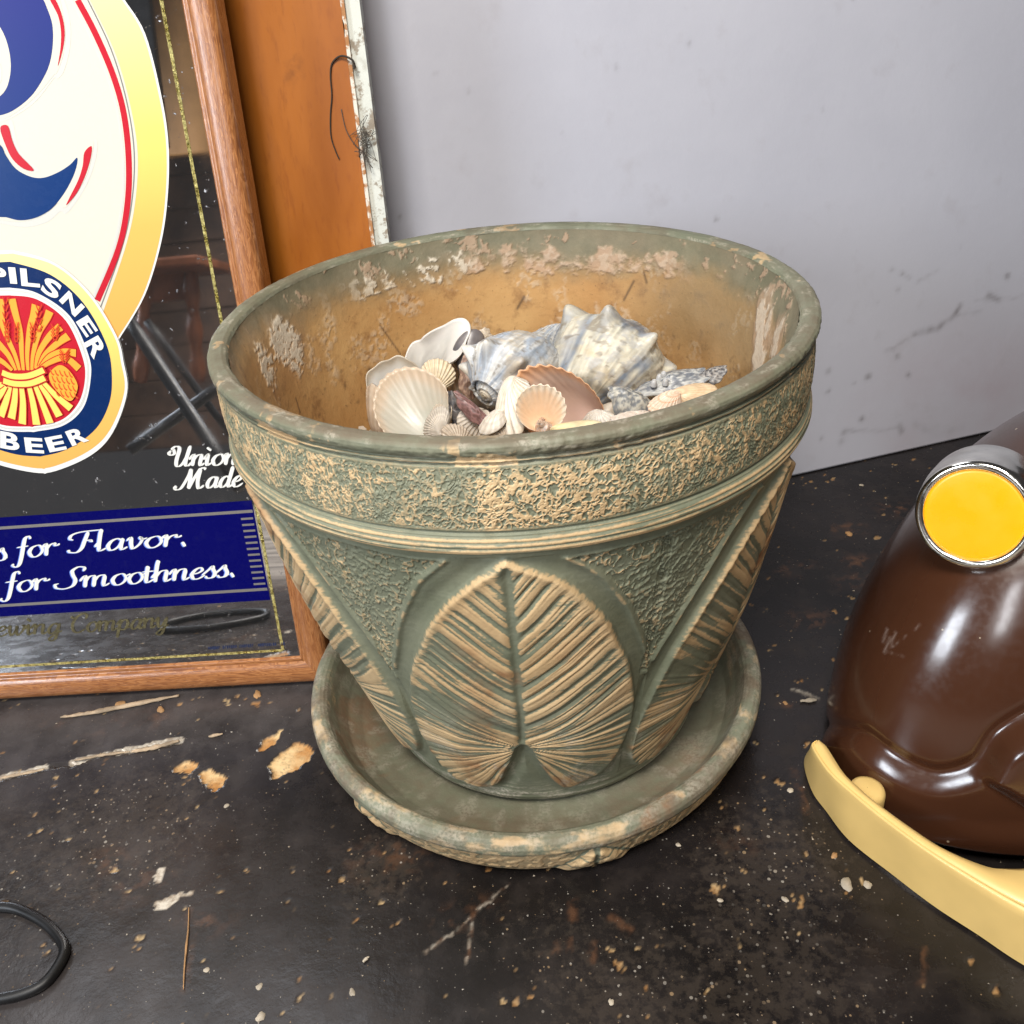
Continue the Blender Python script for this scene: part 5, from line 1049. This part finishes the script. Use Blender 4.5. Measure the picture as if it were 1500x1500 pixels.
lathe_dir('yellow_disc', [(.001, .012), (.5, .010), (.9, .002), (.96, -.006), (.982, -.03)], M_yellow)
# cream bumper: outer wall, top ledge and the pivot knob
bo = catmull([on_plane(x, y, k=.015) for x, y in ((1196, 1092), (1182, 1103), (1178, 1122), (1190, 1160), (1210, 1188), (1244, 1231), (1307, 1281), (1369, 1328), (1432, 1369), (1500, 1414), (1620, 1478), (1760, 1520))], 10)
bs = catmull([on_plane(x, y, k=.235) for x, y in ((1196, 1088), (1190, 1091), (1189, 1096), (1198, 1112), (1214, 1134), (1240, 1158), (1285, 1196), (1341, 1238), (1401, 1278), (1500, 1337), (1620, 1396), (1760, 1440))], 10)
bi = catmull([on_plane(x, y, k=.235) for x, y in ((1200, 1088), (1206, 1092), (1214, 1100), (1238, 1137), (1262, 1160), (1288, 1182), (1338, 1218), (1382, 1246), (1432, 1267), (1463, 1272), (1520, 1270), (1600, 1250))], 10)
nb2 = len(bo); rows = []
for f_, src, dst, dz in ((0, bo, bs, 0), (.25, bo, bs, 0), (.6, bo, bs, 0), (.86, bo, bs, 0.004), (.95, bo, bs, .012)):
    rows.append(src+(dst-src)*f_+np.array([0, 0, dz]))
rows.append(bs+(bi-bs)*.06+[0, 0, .014]); rows.append(bs+(bi-bs)*.12+[0, 0, .010]); rows.append(bs+(bi-bs)*.16+[0, 0, .004]); rows.append(bs+(bi-bs)*.20+[0, 0, .012]); rows.append(bs+(bi-bs)*.6+[0, 0, .014]); rows.append(bs+(bi-bs)*.92+[0, 0, .012]); rows.append(bi); bl = bi.copy(); bl[:, 2] = .05; rows.append(bl); b3 = bo.copy(); b3[:, 2] = .006; rows.append(b3*.97+bi*.03); rows.append(rows[0])
Rw = np.array(rows); Vbp = Rw.reshape(-1, 3); fcap = [np.array([0*nb2+0, 0, 0])]
endc = Rw[:-1, 0].mean(0); ks = len(Vbp); nr_ = len(rows)
capt = np.array([(i*nb2, (i+1)*nb2, ks) for i in range(nr_-1)])
mesh_np('bumper', np.concatenate([Vbp, endc[None]]), [grid_faces(nr_, nb2).reshape(-1, 4), capt], M_cream, appl)
kc = on_plane(1270, 1157, k=.225); a = np.linspace(0, 2*np.pi, 40, endpoint=False); pr = np.array([(.001, .012), (.042, .012), (.056, .006), (.062, -.008), (.062, -.07)])
mesh_np('pivot_knob', kc+np.stack([pr[:, :1]*np.cos(a), pr[:, :1]*np.sin(a), pr[:, 1:]+0*a], -1), grid_faces(5, 40, True).reshape(-1, 4), M_cream, appl)

# ================================================================== loose things on the table
cp = [on_plane(x, y, k=.022) for x, y in ((-110, 1350), (-60, 1330), (-10, 1328), (24, 1331), (62, 1349), (86, 1372), (94, 1392), (84, 1416), (64, 1440), (36, 1454), (0, 1462), (-50, 1464), (-110, 1450), (-140, 1400))]
P = catmull(cp, 14, True); P[:, 2] = .020+.012*smooth(-1.75, -1.62, P[:, 0])*0; V_, f_ = tube(P, .0185, 16, True)
cord = mesh_np('rubber_ring', V_, f_, plain('black_rubber', (.006, .006, .0065), .45)); tag(cord, 'black rubber cord loop lying on the table at the lower left', 'cord')
M_wood = plain('splintered_wood', (.36, .27, .18), .8, 0, .35, 90); M_chipw = plain('pale_paint_chip', (.36, .31, .24), .75, 0, .3, 90); M_tan = plain('tan_chip', (.36, .20, .085), .8, 0, .3, 90)
def splinter(pts, w0, label, m=None):
    P = catmull([on_plane(x, y, k=.012) for x, y in pts], 10); n = len(P); rr = w0*(.35+.65*np.sin(np.linspace(.15, 3.0, n)))*(.7+.6*noise(np.arange(n)*.7, 0, int(pts[0][0])))
    V_, f_ = tube(P, rr, 6); V_[:, :2] += .35*w0*(rng.random((len(V_), 2))-.5); V_[:, 2] = np.maximum(.003, V_[:, 2]*.6+.25*w0*rng.random(len(V_))); ob = mesh_np('wood_splinter', V_, f_, m or M_wood); tag(ob, label, 'splinter')
splinter([(88, 1050), (140, 1042), (200, 1030), (262, 1018)], .013, 'long pale wood splinter lying just below the mirror frame')
splinter([(192, 1100), (225, 1094), (262, 1084)], .012, 'short thick pale splinter along the table crack')
splinter([(108, 1113), (150, 1105), (190, 1100)], .008, 'thin pale splinter left of the thick one along the table crack')
splinter([(0, 1139), (30, 1133), (64, 1126)], .009, 'pale splinter at the left edge along the table crack')
splinter([(276, 1328), (275, 1360), (270, 1410), (268, 1448)], .0035, 'thin brown sliver lying upright in the picture below the white chip', M_tan)
splinter([(305, 1078), (326, 1074)], .008, 'tiny grey sliver right of the table crack')
splinter([(1172, 1026), (1196, 1024)], .010, 'tiny white sliver between the saucer and the brown appliance', M_chipw)
splinter([(531, 1408), (540, 1400)], .007, 'tiny pale sliver on the table below the saucer', M_chipw)
def chip(x, y, s, m, label, seed, asp=1.4, ang=0.3, name='paint_chip', h=.5):
    o_ = on_plane(x, y, k=0.0); n = 14; a = np.linspace(0, 2*np.pi, n, endpoint=False); r = s*(.65+.7*noise(a*1.5+seed*5, 0, seed)); ca, sa = math.cos(ang), math.sin(ang)
    xx = r*np.cos(a)*asp; yy = r*np.sin(a); base_ = np.stack([o_[0]+xx*ca-yy*sa, o_[1]+xx*sa+yy*ca, 0*a+.001], -1); top_ = base_*1.0; top_[:, :2] = o_[:2]+(base_[:, :2]-o_[:2])*.82; top_[:, 2] = s*h*(.6+.6*noise(a*2, 1, seed))
    V = np.concatenate([base_, top_, [[o_[0], o_[1], s*h*1.05]]]); c_ = np.arange(n); c2 = (c_+1) % n
    ob = mesh_np(name, V, [np.stack([c_, c2, n+c2, n+c_], -1), np.stack([n+c_, n+c2, np.full(n, 2*n)], -1)], m); tag(ob, label, 'chip')
for i, (x, y, s, m, lb, asp) in enumerate(((1241, 1296, .019, M_chipw, 'largest pale pebble like chip below the cream bumper', 1.3), (1271, 1296, .013, M_chipw, 'small grey chip right of the pebble like chip', 1.2), (1222, 1253, .012, M_tan, 'tan chip left of the cream bumper', 1.2), (1243, 782, .016, M_tan, 'rust coloured flake on the dark table left of the brown appliance', 1.3), (1262, 711, .011, M_chipw, 'tiny white crumb near the foot of the grey panel', 1.1), (1150, 1030, .010, M_tan, 'tiny orange crumb right of the saucer', 1.1), (377, 1018, .016, M_tan, 'orange tan chip between the mirror frame and the saucer', 1.6), (235, 1040, .015, M_tan, 'dull tan chip under the mirror frame', 1.5), (175, 1032, .016, M_tan, 'small tan chip left of the dull one under the mirror frame', 1.4), (332, 1181, .010, M_chipw, 'round white crumb below the tan wood patch', 1.1), (382, 1490, .014, M_chipw, 'knobbly pale crumb at the bottom edge left of centre', 1.1), (516, 1454, .009, M_chipw, 'cream crumb near the bottom edge', 1.5), (994, 1238, .009, M_chipw, 'small white crumb right of the saucer front', 1.1), (1055, 1319, .008, M_chipw, 'small cream crumb in the open table right of centre', 1.2), (1150, 1318, .010, M_chipw, 'small cream crumb farther right of centre', 1.3), (895, 1468, .009, M_chipw, 'small cream crumb at the bottom centre', 1.2), (302, 1421, .009, M_chipw, 'small ring shaped crumb by the brown sliver', 1.0), (380, 1446, .010, M_chipw, 'tiny white crumb lower left of centre', 1.2), (1158, 1158, .012, M_chipw, 'grey white crumb left of the bumper tip', 1.1))):
    chip(x, y, s, m, lb, i+3, asp, rng.uniform(0, 3), h=.45)
# fine grit lying everywhere, too much to count
Vg = []; Tg = []; Cg = []; k = 0
tet = np.array([(1, 0, 0), (-.5, .87, 0), (-.5, -.87, 0), (0, 0, .9)]); tf = [(0, 1, 3), (1, 2, 3), (2, 0, 3), (2, 1, 0)]
for i in range(1100):
    x, y = rng.uniform(-2.3, 2.3), rng.uniform(-1.6, 1.7)
    if noise(np.array(x*2.5), np.array(y*2.5), 120) < .42 and rng.random() < .6: continue
    s_ = .0016+.0036*rng.random()**4; a_ = rng.uniform(0, 6.28); st_ = rng.uniform(1, 2.4) if rng.random() < .4 else 1
    q = tet*s_*[st_, 1, .8]; Vg.append(np.stack([x+q[:, 0]*math.cos(a_)-q[:, 1]*math.sin(a_), y+q[:, 0]*math.sin(a_)+q[:, 1]*math.cos(a_), q[:, 2]+.001], -1)); Tg += [(a+k, b+k, c+k) for a, b, c in tf]; k += 4
    Cg.append(np.tile(lerp((.26, .18, .10), (.50, .46, .40), np.array([rng.random()]))[0], (4, 1)))
t = NT('grit'); M_grit = t.out(t.attrc('tint'), .9)
grit = mesh_np('grit', np.concatenate(Vg), np.array(Tg), M_grit, colors=np.concatenate(Cg), smooth_shade=False); tag(grit, 'fine pale grit and crumbs scattered over the black table', 'grit', kind='stuff')

# ================================================================== what the mirror shows: things standing in front of the table
def mirror_pt(x, y, dist):
    """the place whose reflection in the glass appears at a photo point, dist rim radii beyond the glass"""
    P = on_plane(x, y, EN, EN@A0+GL*MM); d = ray(x, y); d = d-2*(d@EN)*EN; return P+d*dist
M_dkmetal = plain('black_metal_tube', (.012, .012, .014), .4, .3)
tri_ = empty('folding_stand', mirror_pt(330, 680, 3.6)*[1, 1, 0]); tag(tri_, 'black tubular folding stand reflected in the mirror glass', 'stand')
for p, q, r_ in (((170, 440, 4.6), (352, 716, 3.2), .05), ((330, 560, 4.8), (190, 660, 4.6), .05), ((215, 470, 5.2), (340, 640, 5.0), .035)):
    V_, f_ = tube(np.linspace(mirror_pt(*p), mirror_pt(*q), 6), r_, 12); mesh_np('leg', V_, f_, M_dkmetal, tri_)
def rbox(name, cx_, cy_, d_, w_px, h_px, th_, mat, parent):
    c_ = mirror_pt(cx_, cy_, d_); s_ = d_+3.6; w2, h2 = w_px/F*s_/2, h_px/F*s_/2
    q = np.array([(sx*w2, sy*th_, sz*h2) for sz in (-1, 1) for sx, sy in ((-1, -1), (1, -1), (1, 1), (-1, 1))]); f4 = np.array([(0, 3, 2, 1), (4, 5, 6, 7), (0, 1, 5, 4), (1, 2, 6, 5), (2, 3, 7, 6), (3, 0, 4, 7)])
    ob = mesh_np(name, c_+q, f4, mat, parent, smooth_shade=False); bv_ = ob.modifiers.new('edge', 'BEVEL'); bv_.width = .004; bv_.segments = 2; return ob
M_chair = plain('brown_chair_wood', (.20, .065, .025), .4, 0, .3, 20); M_plank = plain('weathered_planks', (.13, .07, .042), .7, 0, .4, 12); M_oran = plain('honey_wood', (.62, .31, .10), .4, 0, .15, 12)
ch = empty('wooden_chair', mirror_pt(270, 560, 8.)*[1, 1, 0]); tag(ch, 'brown wooden chair reflected in the lower part of the mirror', 'chair')
rbox('seat', 262, 392, 8.0, 110, 14, .5, M_chair, ch); rbox('apron', 250, 420, 8.1, 80, 40, .06, M_chair, ch)
for x0, x1 in ((278, 292), (214, 206)):
    P = np.linspace(mirror_pt(x0, 398, 8.0), mirror_pt(x1, 560, 8.0), 24); V_, f_ = tube(P, .085*(.75+.35*np.sin(np.linspace(0, 9, 24))**2), 14); mesh_np('leg', V_, f_, M_chair, ch)
wl = empty('plank_wall', mirror_pt(270, 300, 13.)*[1, 1, 0]); tag(wl, 'dark brown plank wall standing far behind, seen in the mirror', 'wall')
for i in range(16): rbox('plank', 265, -120+i*50, 13.0, 1100, 48, .1, M_plank, wl)
gt = empty('honey_wood_panel', mirror_pt(300, 80, 12.)*[1, 1, 0]); tag(gt, 'honey coloured wooden panel seen at the top of the mirror', 'panel'); rbox('panel', 330, 50, 12.0, 205, 290, .08, M_oran, gt)
bk = rbox('dark_board', 192, 40, 11.4, 62, 300, .06, M_dkmetal, None); tag(bk, 'black upright board in front of the honey panel in the mirror', 'board'); bk.rotation_euler = (0, 0, 0)
